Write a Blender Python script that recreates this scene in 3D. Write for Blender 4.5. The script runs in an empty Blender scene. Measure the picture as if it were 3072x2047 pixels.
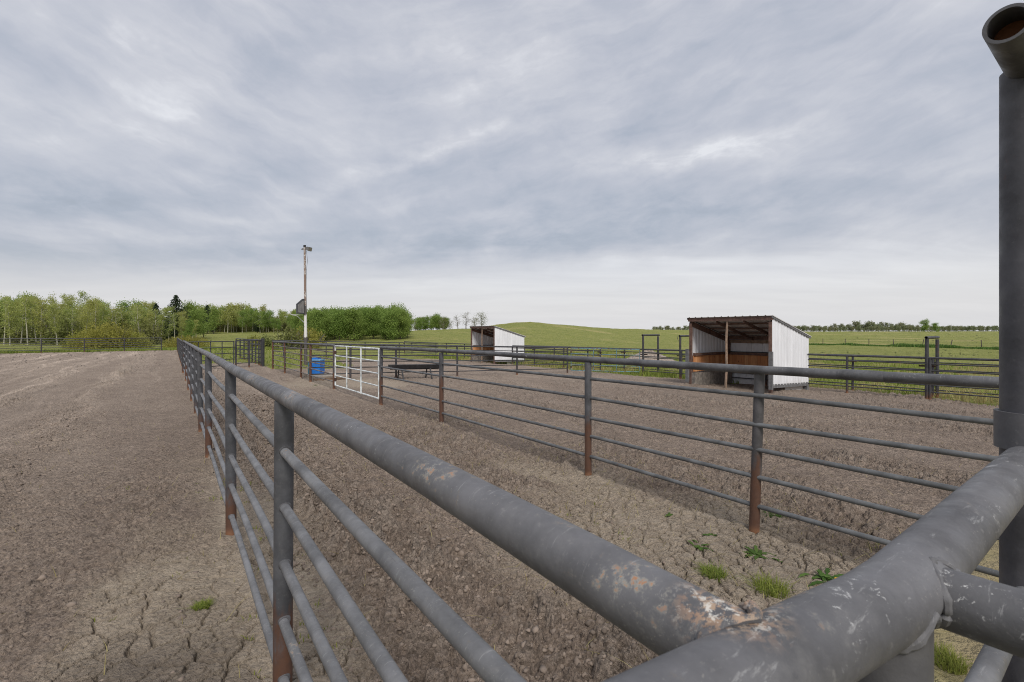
import bpy, bmesh, math, random
import numpy as np
from mathutils import Vector, Matrix, Euler
R = math.radians
random.seed(7)
rng = np.random.default_rng(11)
S = bpy.context.scene
COL = S.collection

# ------------------------------------------------------------------ camera, world, sun, exposure
EYE = 1.75
cam_d = bpy.data.cameras.new('camera')
cam_d.sensor_width = 36.0
cam_d.lens = 36.0 * 1400 / 3072
cam_d.shift_y = -26.5 / 3072
cam_d.clip_start = 0.02
cam_d.clip_end = 9000
cam_d.dof.use_dof = True
cam_d.dof.focus_distance = 6.0
cam_d.dof.aperture_fstop = 11.0
cam = bpy.data.objects.new('camera', cam_d)
cam.location = (0, 0, EYE)
cam.rotation_euler = (R(90), 0, 0)
COL.objects.link(cam)
S.camera = cam

SUN_EL, SUN_AZ = R(46), R(168)          # azimuth clockwise from +Y (behind, to the right)
sun_d = bpy.data.lights.new('sun', 'SUN')
sun_d.energy = 1.5
sun_d.angle = R(18)
sun_d.color = (1.0, 0.95, 0.88)
sun = bpy.data.objects.new('sun', sun_d)
sdir = Vector((math.sin(SUN_AZ) * math.cos(SUN_EL), math.cos(SUN_AZ) * math.cos(SUN_EL), math.sin(SUN_EL)))
sun.rotation_euler = (-sdir).to_track_quat('-Z', 'Y').to_euler()
sun.location = (0, 0, 60)
COL.objects.link(sun)

S.view_settings.view_transform = 'Standard'
S.view_settings.look = 'None'
S.view_settings.exposure = 0.8
S.view_settings.gamma = 1.0
S.view_settings.use_curve_mapping = False
S.render.engine = 'CYCLES'
S.cycles.max_bounces = 8
S.cycles.filter_width = 1.0
S.cycles.use_denoising = True
S.cycles.denoising_prefilter = 'NONE'


class NT:
    """small helper round a node tree"""
    def __init__(self, tree):
        self.t = tree
        self.n = tree.nodes
        self.l = tree.links
    def put(self, sock, v):
        if isinstance(v, bpy.types.NodeSocket):
            self.l.new(v, sock)
        elif v is not None:
            if isinstance(v, (int, float)) and hasattr(sock.default_value, '__len__'):
                k = len(sock.default_value)
                sock.default_value = (v,) * 3 if k == 3 else (v, v, v, 1)
            elif hasattr(v, '__len__') and len(v) == 3 and len(sock.default_value) == 4:
                sock.default_value = (*v, 1)
            else:
                sock.default_value = v
    def node(self, typ, **kw):
        nd = self.n.new(typ)
        ins = kw.pop('ins', {})
        for k, v in kw.items():
            setattr(nd, k, v)
        for k, v in ins.items():
            self.put(nd.inputs[k], v)
        return nd
    def math(self, op, a, b=0.5, c=None, clamp=False):
        nd = self.node('ShaderNodeMath', operation=op, use_clamp=clamp)
        self.put(nd.inputs[0], a); self.put(nd.inputs[1], b)
        if c is not None: self.put(nd.inputs[2], c)
        return nd.outputs[0]
    def mix(self, f, a, b, mode='MIX'):
        nd = self.node('ShaderNodeMix', data_type='RGBA', blend_type=mode)
        self.put(nd.inputs[0], f); self.put(nd.inputs[6], a); self.put(nd.inputs[7], b)
        return nd.outputs[2]
    def ramp(self, f, a, b, lo=0.0, hi=1.0, smooth=True):
        nd = self.node('ShaderNodeMapRange', clamp=True, interpolation_type='SMOOTHSTEP' if smooth else 'LINEAR')
        self.put(nd.inputs[0], f)
        for i, v in enumerate((a, b, lo, hi)): self.put(nd.inputs[i + 1], v)
        return nd.outputs[0]
    def noise(self, vec, scale, detail=4, rough=0.55, dist=0.0, color=False):
        nd = self.node('ShaderNodeTexNoise')
        if vec is not None: self.put(nd.inputs['Vector'], vec)
        nd.inputs['Scale'].default_value = scale
        nd.inputs['Detail'].default_value = detail
        nd.inputs['Roughness'].default_value = rough
        nd.inputs['Distortion'].default_value = dist
        return nd.outputs[1 if color else 0]
    def voro(self, vec, scale, feature='F1', out=0, rand=1.0):
        nd = self.node('ShaderNodeTexVoronoi', feature=feature)
        if vec is not None: self.put(nd.inputs['Vector'], vec)
        nd.inputs['Scale'].default_value = scale
        nd.inputs['Randomness'].default_value = rand
        return nd.outputs[out]
    def map(self, vec, scale=(1, 1, 1), rot=(0, 0, 0), loc=(0, 0, 0)):
        nd = self.node('ShaderNodeMapping')
        self.put(nd.inputs[0], vec)
        nd.inputs['Location'].default_value = loc
        nd.inputs['Rotation'].default_value = rot
        nd.inputs['Scale'].default_value = scale
        return nd.outputs[0]
    def attr(self, name, out=2):
        nd = self.node('ShaderNodeAttribute', attribute_name=name)
        return nd.outputs[out]
    def bump(self, h, strength=0.5, dist=0.02, normal=None):
        nd = self.node('ShaderNodeBump')
        nd.inputs['Strength'].default_value = strength
        nd.inputs['Distance'].default_value = dist
        self.put(nd.inputs['Height'], h)
        if normal is not None: self.put(nd.inputs['Normal'], normal)
        return nd.outputs[0]


world = bpy.data.worlds.new('World')
S.world = world
world.use_nodes = True


def build_sky():
    w = NT(world.node_tree)
    w.n.clear()
    out = w.node('ShaderNodeOutputWorld')
    sky = w.node('ShaderNodeTexSky', sky_type='NISHITA', sun_disc=False)
    sky.sun_elevation = SUN_EL
    sky.sun_rotation = SUN_AZ
    sky.air_density = 1.5
    sky.dust_density = 2.5
    bg1 = w.node('ShaderNodeBackground', ins={'Color': sky.outputs[0], 'Strength': 0.06})
    tc = w.node('ShaderNodeTexCoord').outputs['Generated']
    sep = w.node('ShaderNodeSeparateXYZ', ins={0: tc})
    x, y, z = sep.outputs
    zc = w.math('MAXIMUM', z, 0.0)
    zp = w.math('ADD', zc, 0.09)
    plane = w.node('ShaderNodeCombineXYZ', ins={0: w.math('DIVIDE', x, zp), 1: w.math('DIVIDE', y, zp), 2: 0.0}).outputs[0]
    hl = w.math('SQRT', w.math('ADD', w.math('MULTIPLY', x, x), w.math('ADD', w.math('MULTIPLY', y, y), 1e-4)))
    t0 = w.math('DIVIDE', zc, hl)                      # tangent of the elevation
    az0 = w.math('ARCTAN2', x, y)
    wn = w.noise(tc, 5.0, 5, 0.6, color=True)
    wsep = w.node('ShaderNodeSeparateColor', ins={0: wn})
    az = w.math('MULTIPLY_ADD', w.math('SUBTRACT', wsep.outputs[0], 0.5), 0.30, az0)
    t = w.math('MULTIPLY_ADD', w.math('SUBTRACT', wsep.outputs[1], 0.5), w.math('MULTIPLY_ADD', t0, 0.16, 0.012), t0)
    warp = w.noise(plane, 0.35, 3, 0.5, color=True)
    wv = w.node('ShaderNodeVectorMath', operation='MULTIPLY_ADD', ins={0: warp, 1: (1.4, 1.4, 0), 2: plane}).outputs[0]
    big = w.noise(w.map(wv, (0.34, 0.55, 1), (0, 0, R(20)), (7.3, 1.7, 0)), 1.0, 5, 0.5)
    streak = w.noise(w.map(wv, (0.6, 1.5, 1), (0, 0, R(24)), (0.4, 5.2, 0)), 1.0, 5, 0.55, 0.3)
    streak2 = w.noise(w.map(wv, (2.0, 0.8, 1), (0, 0, R(-14)), (9.4, 2.2, 0)), 1.2, 5, 0.55, 0.3)
    puff = w.noise(w.map(tc, (1, 1, 1.6)), 7.5, 5, 0.58, 0.4)
    c = w.math('MULTIPLY', big, 0.55)
    c = w.math('ADD', c, w.math('MULTIPLY', streak, 0.50))
    c = w.math('ADD', c, w.math('MULTIPLY', streak2, 0.35))
    c = w.math('ADD', c, w.math('MULTIPLY', puff, 0.50))
    at = w.node('ShaderNodeCombineXYZ', ins={0: az, 1: t, 2: 0.0}).outputs[0]
    sr = w.noise(w.map(w.map(at, rot=(0, 0, R(-17))), (2.0, 15, 1)), 1.0, 5, 0.6)
    sl = w.noise(w.map(w.map(at, rot=(0, 0, R(24)), loc=(4, 2, 0)), (2.6, 15, 1)), 1.0, 5, 0.6)
    side = w.ramp(az, -0.55, -0.15)
    c = w.math('ADD', c, w.math('MULTIPLY', w.math('SUBTRACT', w.math('ADD', w.math('MULTIPLY', sr, side), w.math('MULTIPLY', sl, w.math('SUBTRACT', 1.0, side))), 0.49), 0.62))
    d = w.math('MULTIPLY_ADD', w.math('SUBTRACT', c, 0.975), 1.2, 0.57)
    patchy = w.ramp(w.noise(w.map(tc, (1, 1, 2.4), (0, 0, 0), (3, 1, 2)), 11, 5, 0.62, 0.5), 0.28, 0.72, 0.5, 1.5)
    # the cloud masses of the day, each a soft bank at its own bearing and height (azimuth, tan elevation)
    def bearing(px, py):
        s = (px * 1.3056 - 1536) / 1400; tz = (997 - py * 1.3056) / 1400
        return math.atan(s), tz / math.sqrt(1 + s * s)
    def bank(p1, p2, width, amp, soft=0.62):
        nonlocal d
        a0, e0 = bearing(*p1); a1, e1 = bearing(*p2)
        L = math.hypot(a1 - a0, e1 - e0); ca, sa = (a1 - a0) / L, (e1 - e0) / L
        wd = width * 1.3056 / 1400
        da = w.math('SUBTRACT', az, (a0 + a1) / 2); de = w.math('SUBTRACT', t, (e0 + e1) / 2)
        al = w.math('MULTIPLY', w.math('MULTIPLY_ADD', da, ca, w.math('MULTIPLY', de, sa)), 1 / (L * soft))
        ac = w.math('MULTIPLY', w.math('MULTIPLY_ADD', da, -sa, w.math('MULTIPLY', de, ca)), 1 / wd)
        q = w.math('ADD', w.math('MULTIPLY', al, al), w.math('MULTIPLY', ac, ac))
        g = w.math('EXPONENT', w.math('MULTIPLY', q, -1.0))
        d = w.math('MULTIPLY_ADD', w.math('MULTIPLY', g, patchy), amp, d)
    bank((690, 435), (1010, 345), 26, 0.22)
    bank((980, 350), (1210, 285), 22, 0.16)
    bank((1400, 385), (1700, 340), 26, 0.32)
    bank((1640, 345), (1960, 270), 32, 0.18)
    bank((1800, 405), (2260, 365), 18, 0.12)
    bank((1180, 470), (2000, 465), 42, -0.16)
    bank((760, 570), (1480, 525), 46, -0.22)
    bank((0, 590), (760, 595), 28, -0.13)
    bank((-100, 455), (330, 470), 46, -0.32)
    bank((1330, 320), (1700, 290), 26, -0.12)
    bank((180, 500), (470, 555), 22, 0.20)
    bank((330, 470), (560, 520), 10, 0.15)
    bank((0, 520), (240, 560), 10, 0.12)
    bank((330, 90), (400, 160), 32, 0.20)
    bank((270, 200), (470, 290), 24, 0.18)
    bank((190, 270), (420, 340), 18, 0.12)
    bank((560, 220), (870, -20), 60, -0.16)
    bank((880, 90), (1500, 180), 110, 0.14)
    bank((60, 20), (160, 80), 50, 0.10)
    bank((200, 330), (-50, 200), 60, -0.12)
    bank((2060, 220), (2280, 170), 26, 0.14)
    # pale clearing above the horizon
    q = w.math('SUBTRACT', az, 0.3)
    edge = w.math('MULTIPLY_ADD', w.math('MULTIPLY', q, q), -0.06, 0.150)
    up = w.math('SUBTRACT', t, edge)
    rim = w.ramp(up, 0.050, -0.040)
    rimc = w.math('MULTIPLY_ADD', w.ramp(az, -0.5, 0.15), 0.12, 0.78)
    rimc = w.math('MULTIPLY_ADD', w.math('SUBTRACT', streak, 0.5), 0.5, rimc)
    mx = w.node('ShaderNodeMix', data_type='FLOAT')
    w.put(mx.inputs[0], rim); w.put(mx.inputs[2], d); w.put(mx.inputs[3], rimc)
    cr = w.node('ShaderNodeValToRGB', ins={0: mx.outputs[0]})
    el = cr.color_ramp.elements
    el[0].position = 0.0; el[0].color = (0.365, 0.405, 0.480, 1)
    el[1].position = 1.0; el[1].color = (0.80, 0.81, 0.85, 1)
    for p, k in ((0.25, (0.425, 0.465, 0.550)), (0.5, (0.520, 0.543, 0.618)), (0.75, (0.630, 0.642, 0.698))):
        e = el.new(p); e.color = (*k, 1)
    warm = w.mix(w.math('MULTIPLY', w.ramp(t, 0.15, 0.03), 0.7), cr.outputs[0], (0.755, 0.75, 0.76))
    low = w.mix(w.ramp(z, 0.0, -0.05), warm, (0.2, 0.19, 0.15))
    bg2 = w.node('ShaderNodeBackground', ins={'Color': low, 'Strength': 0.595})
    mixs = w.node('ShaderNodeMixShader', ins={0: 0.90})
    w.l.new(bg1.outputs[0], mixs.inputs[1])
    w.l.new(bg2.outputs[0], mixs.inputs[2])
    w.l.new(mixs.outputs[0], out.inputs[0])


build_sky()

# ------------------------------------------------------------------ frame of the yard: u across the alley, v along it
def W(u, v):
    return (0.809 * u - 0.588 * v, 0.588 * u + 0.809 * v)
def UV(x, y):
    return (0.809 * x + 0.588 * y, -0.588 * x + 0.809 * y)
U_A, U_B, U_G, U_O = 0.41, 4.11, 20.40, 21.68
V_F, V_C = 18.75, 0.174

def on_u(px, u):
    s = (px - 1536) / 1400
    return ((0.809 - 0.588 * s) * u) / (0.588 + 0.809 * s)
def on_v(px, v):
    s = (px - 1536) / 1400
    return v * (0.588 + 0.809 * s) / (0.809 - 0.588 * s)

def sstep(a, b, x):
    t = np.clip((x - a) / (b - a), 0, 1)
    return t * t * (3 - 2 * t)

PX = np.array([-3000, 0, 480, 590, 830, 950, 1120, 1250, 1412, 1480, 1550, 1590, 1672, 1774, 1870, 2000, 2300, 3072, 6000], float)
SX = (PX - 1536) / 1400
E_ = np.array([2, 2, 2, 4, 4, 2, -2, 4, 12, 22, 29.5, 31, 24, 15, 10, 7, 2, 3, 3], float)
YC = np.array([110, 110, 120, 150, 150, 130, 110, 125, 132, 135, 135, 135, 138, 150, 170, 210, 300, 300, 300], float)
Y0 = np.array([58, 58, 58, 58, 56, 50, 48, 48, 48, 50, 50, 50, 52, 56, 62, 72, 90, 90, 90], float)

def ground_z(x, y):
    """smooth lie of the land (numpy in, numpy out)"""
    x = np.asarray(x, float); y = np.asarray(y, float)
    u, v = UV(x, y)
    z = -0.03 * np.clip(u - 4, 0, 17.2) - 0.005 * np.clip(v, 0, 65)
    yy = np.maximum(y, 1.0)
    s = np.clip(x / yy, SX[0], SX[-1])
    e = np.interp(s, SX, E_); yc = np.interp(s, SX, YC); y0 = np.interp(s, SX, Y0)
    zc = EYE + e * yc / 1400
    k = sstep(y0, yc, y)
    k = np.where(y > yc, 1.0, 0.45 * k + 0.55 * np.clip((y - y0) / (yc - y0), 0, 1) ** 1.5)
    zz = z * (1 - k) + zc * k
    drop = np.clip((y - yc) / 400, 0, 1)
    zz = np.where(y > yc, zc * (1 - drop) + (EYE - 1.0) * drop, zz)
    return zz
def gz(x, y):
    return float(ground_z(x, y))

# ------------------------------------------------------------------ noise for the earth
def _hash(ix, iy, k):
    h = (ix.astype(np.int64) * 374761393 + iy.astype(np.int64) * 668265263 + k * 974634257) & 0xFFFFFFFF
    h = ((h ^ (h >> 13)) * 1274126177) & 0xFFFFFFFF
    h = ((h ^ (h >> 16)) * 2246822519) & 0xFFFFFFFF
    return ((h ^ (h >> 15)) & 0xFFFFFF).astype(np.float64) / 0xFFFFFF
def vnoise(x, y, k=0):
    ix = np.floor(x); iy = np.floor(y)
    fx = x - ix; fy = y - iy
    fx = fx * fx * (3 - 2 * fx); fy = fy * fy * (3 - 2 * fy)
    a = _hash(ix, iy, k); b = _hash(ix + 1, iy, k); c = _hash(ix, iy + 1, k); d = _hash(ix + 1, iy + 1, k)
    return (a + (b - a) * fx) * (1 - fy) + (c + (d - c) * fx) * fy
def fbm(x, y, f, octs=4, k=0):
    r = 0; amp = 0.5; tot = 0
    for i in range(octs):
        r = r + amp * vnoise(x * f + 17.3 * i, y * f - 9.1 * i, k + i); tot += amp
        amp *= 0.5; f *= 2.03
    return r / tot
def clods(x, y, cell, dens, k):
    """rounded lumps, one per cell at most; returns height"""
    gx, gy = x / cell, y / cell
    ix = np.floor(gx); iy = np.floor(gy)
    best = np.zeros_like(x)
    for dx in (-1, 0, 1):
        for dy in (-1, 0, 1):
            cx, cy = ix + dx, iy + dy
            px = cx + _hash(cx, cy, k); py = cy + _hash(cx, cy, k + 1)
            rad = 0.18 + 0.55 * _hash(cx, cy, k + 2) ** 1.6
            sq = 0.7 + 0.6 * _hash(cx, cy, k + 4)
            ok = _hash(cx, cy, k + 3) < dens
            q = rad * rad - ((gx - px) * sq) ** 2 - ((gy - py) / sq) ** 2
            best = np.maximum(best, np.where(ok, np.sqrt(np.clip(q, 0, None)), 0))
    return best * cell
def cracks(x, y, cell, k):
    """distance to the nearest plate border, in metres"""
    gx, gy = x / cell, y / cell
    ix = np.floor(gx); iy = np.floor(gy)
    f1 = np.full_like(x, 9.0); f2 = np.full_like(x, 9.0)
    for dx in (-1, 0, 1):
        for dy in (-1, 0, 1):
            cx, cy = ix + dx, iy + dy
            d = np.hypot(gx - cx - _hash(cx, cy, k), gy - cy - _hash(cx, cy, k + 1))
            nf1 = np.minimum(f1, d)
            f2 = np.minimum(f2, np.maximum(f1, d)); f1 = nf1
    return (f2 - f1) * cell * 0.5

# ------------------------------------------------------------------ materials
def mat(name):
    m = bpy.data.materials.new(name)
    m.use_nodes = True
    t = NT(m.node_tree)
    b = t.n['Principled BSDF']
    return m, t, b

def simple(name, col, rough=0.6, metal=0.0, vary=0.15, scale=8.0, bumps=0.1, spec=0.4):
    m, t, b = mat(name)
    oc = t.node('ShaderNodeTexCoord').outputs['Object']
    n = t.noise(oc, scale, 5, 0.6)
    c = t.mix(t.ramp(n, 0.3, 0.7), tuple(x * (1 - vary) for x in col), tuple(min(1, x * (1 + vary)) for x in col))
    t.put(b.inputs['Base Color'], c)
    b.inputs['Roughness'].default_value = rough
    b.inputs['Metallic'].default_value = metal
    b.inputs['Specular IOR Level'].default_value = spec
    if bumps: t.put(b.inputs['Normal'], t.bump(t.noise(oc, scale * 6, 3), bumps, 0.01))
    return m

RUST = (0.17, 0.062, 0.025)
def pipe_mat(name, col, rust=0.0, chips=0.0, white=0.0, foot=False, foot_h=0.32, dust=0.3, rough=0.55):
    m, t, b = mat(name)
    tcn = t.node('ShaderNodeTexCoord')
    oc = tcn.outputs['Object']
    rnd = t.node('ShaderNodeObjectInfo').outputs['Random']
    off = t.node('ShaderNodeCombineXYZ', ins={0: t.math('MULTIPLY', rnd, 37.0), 1: t.math('MULTIPLY', rnd, 11.0), 2: 0.0}).outputs[0]
    p = t.node('ShaderNodeVectorMath', operation='ADD', ins={0: oc, 1: off}).outputs[0]
    lo = tuple(x * 0.60 for x in col); hi = tuple(x * 1.30 for x in col)
    c = t.mix(t.ramp(t.noise(p, 5, 6, 0.65), 0.3, 0.72), lo, hi)
    # dry smears of chalky dirt
    sm = t.ramp(t.noise(t.map(p, (1, 1, 1)), 26, 6, 0.7), 0.50, 0.78)
    c = t.mix(t.math('MULTIPLY', sm, dust), c, (0.20, 0.195, 0.19))
    c = t.mix(t.math('MULTIPLY', t.ramp(t.noise(p, 90, 3, 0.6), 0.62, 0.75), dust * 0.8), c, (0.28, 0.27, 0.26))
    up = t.node('ShaderNodeSeparateXYZ', ins={0: t.node('ShaderNodeNewGeometry').outputs['Normal']}).outputs[2]
    top = t.ramp(up, -0.1, 0.55)
    if chips:
        area = t.ramp(t.noise(p, 2.6, 5, 0.65), 0.60 - chips * 0.105, 0.72 - chips * 0.085)
        area = t.math('MULTIPLY', area, t.math('MULTIPLY_ADD', top, 0.85, 0.15))
        nz = t.noise(p, 62, 6, 0.72)
        n2_ = t.math('ADD', nz, t.math('MULTIPLY', area, 0.07))
        halo = t.math('MULTIPLY', t.ramp(n2_, 0.54, 0.66), area)
        c = t.mix(t.math('MULTIPLY', halo, 0.7), c, t.mix(t.noise(p, 60, 4), (0.30, 0.28, 0.21), (0.36, 0.355, 0.34)))
        spot = t.math('MULTIPLY', t.ramp(n2_, 0.64, 0.67), area)
        rc = t.mix(t.noise(p, 110, 4, 0.7), (0.27, 0.105, 0.05), (0.42, 0.24, 0.13))
        c = t.mix(spot, c, rc)
        drip = t.math('MULTIPLY', t.ramp(t.noise(t.map(p, (9, 9, 1.3)), 7, 4, 0.7), 0.60, 0.72), t.ramp(t.noise(p, 2.2, 3), 0.5, 0.62))
        c = t.mix(t.math('MULTIPLY', drip, 0.55 * chips), c, (0.26, 0.19, 0.10))
        al = t.map(p, rot=(0, 0, R(-36)))
        scuff = t.ramp(t.noise(t.map(al, (3.5, 30, 3.5)), 3.2, 6, 0.78, 0.3), 0.585, 0.66)
        lng = t.ramp(t.noise(t.map(al, (40, 2.5, 40)), 3.0, 5, 0.75, 0.2), 0.60, 0.68)
        c = t.mix(t.math('MULTIPLY', t.math('MULTIPLY', lng, t.ramp(t.noise(p, 4, 3), 0.45, 0.6)), 0.35), c, (0.045, 0.045, 0.05))
        speck = t.ramp(t.noise(p, 210, 4, 0.7), 0.62, 0.68)
        c = t.mix(t.math('MULTIPLY', t.math('MULTIPLY', speck, t.ramp(t.noise(p, 7, 3), 0.42, 0.6)), 0.55), c, (0.34, 0.32, 0.29))
        c = t.mix(t.math('MULTIPLY', t.math('MULTIPLY', scuff, top), 0.45), c, (0.33, 0.33, 0.33))
    if white:
        jd = t.node('ShaderNodeVectorMath', operation='DISTANCE', ins={0: t.node('ShaderNodeNewGeometry').outputs['Position'], 1: (*W(U_A, V_C + 0.055), EYE - 0.25)}).outputs['Value']
        jm = t.math('MULTIPLY', t.math('MULTIPLY', t.ramp(jd, 0.062, 0.012), 0.85), top)
        jn = t.noise(p, 80, 6, 0.75)
        c = t.mix(t.math('MULTIPLY', jm, t.ramp(jn, 0.47, 0.54)), c, t.mix(t.noise(p, 50, 3), (0.36, 0.15, 0.06), (0.46, 0.40, 0.30)))
        c = t.mix(t.math('MULTIPLY', jm, t.ramp(t.noise(t.map(p, loc=(4, 4, 4)), 95, 5, 0.75), 0.55, 0.60)), c, (0.62, 0.60, 0.55))
        area = t.ramp(t.noise(t.map(p, loc=(5.1, 2.2, 8.8)), 5.5, 3, 0.55), 0.58 - white * 0.08, 0.66 - white * 0.08)
        area = t.math('MULTIPLY', area, t.math('MULTIPLY_ADD', top, 0.7, 0.3))
        spot = t.ramp(t.noise(t.map(p, loc=(1.1, 7.2, 3.8)), 70, 6, 0.8, 0.6), 0.585, 0.66)
        c = t.mix(t.math('MULTIPLY', t.math('MULTIPLY', area, spot), 0.9), c, (0.60, 0.60, 0.59))
        blot = t.math('MULTIPLY', t.ramp(t.voro(t.map(p, loc=(6.3, 2.2, 1.8)), 11), 0.20, 0.13), t.ramp(t.noise(p, 60, 5, 0.8), 0.34, 0.52))
        c = t.mix(t.math('MULTIPLY', t.math('MULTIPLY', blot, t.ramp(t.noise(p, 3.1, 2), 0.56, 0.62)), 0.6), c, (0.50, 0.50, 0.50))
    if rust:
        n = t.noise(t.map(p, (1, 1, 0.35)), 9, 6, 0.7)
        rm = t.ramp(n, 0.66 - rust * 0.32, 0.80 - rust * 0.32)
        rc = t.mix(t.noise(p, 40, 4, 0.7), (0.085, 0.04, 0.024), RUST)
        c = t.mix(rm, c, rc)
    if foot:
        hz = t.node('ShaderNodeSeparateXYZ', ins={0: oc}).outputs[2]
        n = t.noise(t.map(p, (1.5, 1.5, 0.5)), 9, 5, 0.7)
        amt = t.math('MULTIPLY_ADD', rnd, foot_h * 1.0, foot_h * 0.5)
        edge = t.math('ADD', hz, t.math('MULTIPLY', t.math('SUBTRACT', n, 0.5), 0.9))
        fm = t.ramp(edge, t.math('ADD', amt, 0.16), t.math('SUBTRACT', amt, 0.1))
        rc = t.mix(t.noise(p, 30, 5, 0.7), (0.060, 0.032, 0.024), (0.135, 0.058, 0.028))
        rc = t.mix(t.ramp(hz, 0.10, 0.02), rc, (0.24, 0.115, 0.06))
        c = t.mix(t.math('MULTIPLY', fm, 0.92), c, rc)
    t.put(b.inputs['Base Color'], c)
    b.inputs['Specular IOR Level'].default_value = 0.5
    rn = t.ramp(t.noise(p, 18, 4), 0.3, 0.7, rough - 0.12, rough + 0.15)
    t.put(b.inputs['Roughness'], rn)
    hb = t.math('ADD', t.noise(p, 60, 4, 0.6), t.math('MULTIPLY', t.noise(p, 11, 3), 0.8))
    t.put(b.inputs['Normal'], t.bump(hb, 0.12, 0.008))
    return m

GREY = (0.118, 0.117, 0.124)
M = {}
M['near_pipe'] = pipe_mat('near_pipe_paint', GREY, chips=1.0, white=0.55, dust=0.35)
M['corner_pipe'] = pipe_mat('corner_pipe_paint', GREY, chips=0.5, white=1.0, dust=0.35)
M['rail'] = pipe_mat('rail_paint', (0.155, 0.157, 0.165), chips=0.35, dust=0.55)
M['mid_pipe'] = pipe_mat('mid_pipe_paint', (0.098, 0.099, 0.106), chips=0.25, white=0.12, dust=0.3)
M['mid_rail'] = pipe_mat('mid_rail_paint', (0.115, 0.12, 0.125), rust=0.12, dust=0.35)
M['post'] = pipe_mat('post_paint', (0.070, 0.072, 0.080), foot=True, foot_h=0.36, dust=0.25)
M['alley_post'] = pipe_mat('alley_post_paint', (0.075, 0.077, 0.085), foot=True, foot_h=0.72, dust=0.25)
M['rust_run_post'] = pipe_mat('rust_run_post', (0.075, 0.072, 0.075), rust=0.25, foot=True, foot_h=1.05, dust=0.25)
M['rusty_post'] = pipe_mat('rusty_post', (0.060, 0.058, 0.060), rust=0.75, foot=True, foot_h=0.7)
M['rusty_rail'] = pipe_mat('rusty_rail', (0.15, 0.145, 0.14), rust=0.55, dust=0.4)
M['dark_pipe'] = pipe_mat('far_fence_paint', (0.050, 0.051, 0.056), rust=0.22, dust=0.2)
M['dark_post'] = pipe_mat('far_post_paint', (0.045, 0.045, 0.050), rust=0.28, foot=True, foot_h=0.12, dust=0.2)
M['tall'] = pipe_mat('tall_frame_paint', (0.070, 0.069, 0.078), rust=0.30, dust=0.15)
M['tall2'] = pipe_mat('tall_frame_plain', (0.085, 0.084, 0.090), dust=0.25)
M['teal'] = pipe_mat('teal_gate_paint', (0.11, 0.24, 0.29), rust=0.55, dust=0.3)
M['white_gate'] = pipe_mat('silver_gate_paint', (0.62, 0.65, 0.65), rust=0.0, dust=0.15, rough=0.45)
M['rust'] = simple('bare_rust', (0.16, 0.065, 0.03), 0.9, 0, 0.4, 14, 0.3)
M['weld'] = simple('weld_seam', (0.14, 0.14, 0.145), 0.6, 0.2, 0.3, 40, 0.2)
M['bracket'] = simple('bracket_rust', (0.06, 0.034, 0.026), 0.85, 0, 0.35, 20, 0.2)
M['black'] = simple('black_rubber', (0.036, 0.037, 0.041), 0.5, 0, 0.25, 6, 0.1)
M['blue'] = simple('blue_plastic', (0.018, 0.155, 0.52), 0.42, 0, 0.12, 9, 0.05)
M['blue_lid'] = simple('pale_blue_plastic', (0.18, 0.36, 0.55), 0.5, 0, 0.15, 9, 0.05)
M['teal_dull'] = simple('weathered_teal_plastic', (0.07, 0.17, 0.22), 0.6, 0, 0.25, 9, 0.05)
M['sticker'] = simple('pale_sticker', (0.55, 0.56, 0.55), 0.5, 0, 0.15, 30, 0)
M['concrete'] = simple('concrete', (0.36, 0.31, 0.25), 0.9, 0, 0.2, 7, 0.4)
M['gravel'] = simple('gravel_heap', (0.27, 0.225, 0.19), 0.95, 0, 0.35, 9, 0.9)
M['lamp_grey'] = simple('lamp_grey', (0.17, 0.165, 0.155), 0.5, 0.2, 0.2, 20, 0.05)
M['lamp_dark'] = simple('lamp_dark', (0.03, 0.03, 0.032), 0.5, 0.2, 0.2, 20, 0.05)
M['glass'] = simple('lamp_glass', (0.22, 0.21, 0.18), 0.15, 0, 0.1, 20, 0)
M['board'] = simple('board_grey', (0.25, 0.24, 0.235), 0.6, 0, 0.2, 5, 0.1)
M['board_rim'] = simple('board_rim', (0.075, 0.078, 0.085), 0.6, 0, 0.2, 8, 0.1)
M['brown_wood'] = simple('brown_stained_timber', (0.135, 0.080, 0.062), 0.75, 0, 0.35, 9, 0.3)
M['raw_wood'] = simple('raw_log', (0.26, 0.185, 0.135), 0.85, 0, 0.3, 11, 0.4)
M['grey_wood'] = simple('grey_timber', (0.145, 0.145, 0.15), 0.85, 0, 0.25, 9, 0.3)
M['pale_wood'] = simple('weathered_board', (0.24, 0.17, 0.12), 0.85, 0, 0.3, 9, 0.3)
M['block'] = simple('dark_block', (0.20, 0.18, 0.16), 0.9, 0, 0.35, 7, 0.5)
M['wire'] = simple('wire', (0.12, 0.11, 0.10), 0.6, 0.5, 0.2, 10, 0)
M['wire_post'] = simple('weathered_stake', (0.11, 0.095, 0.08), 0.9, 0, 0.3, 20, 0.2)


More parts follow.
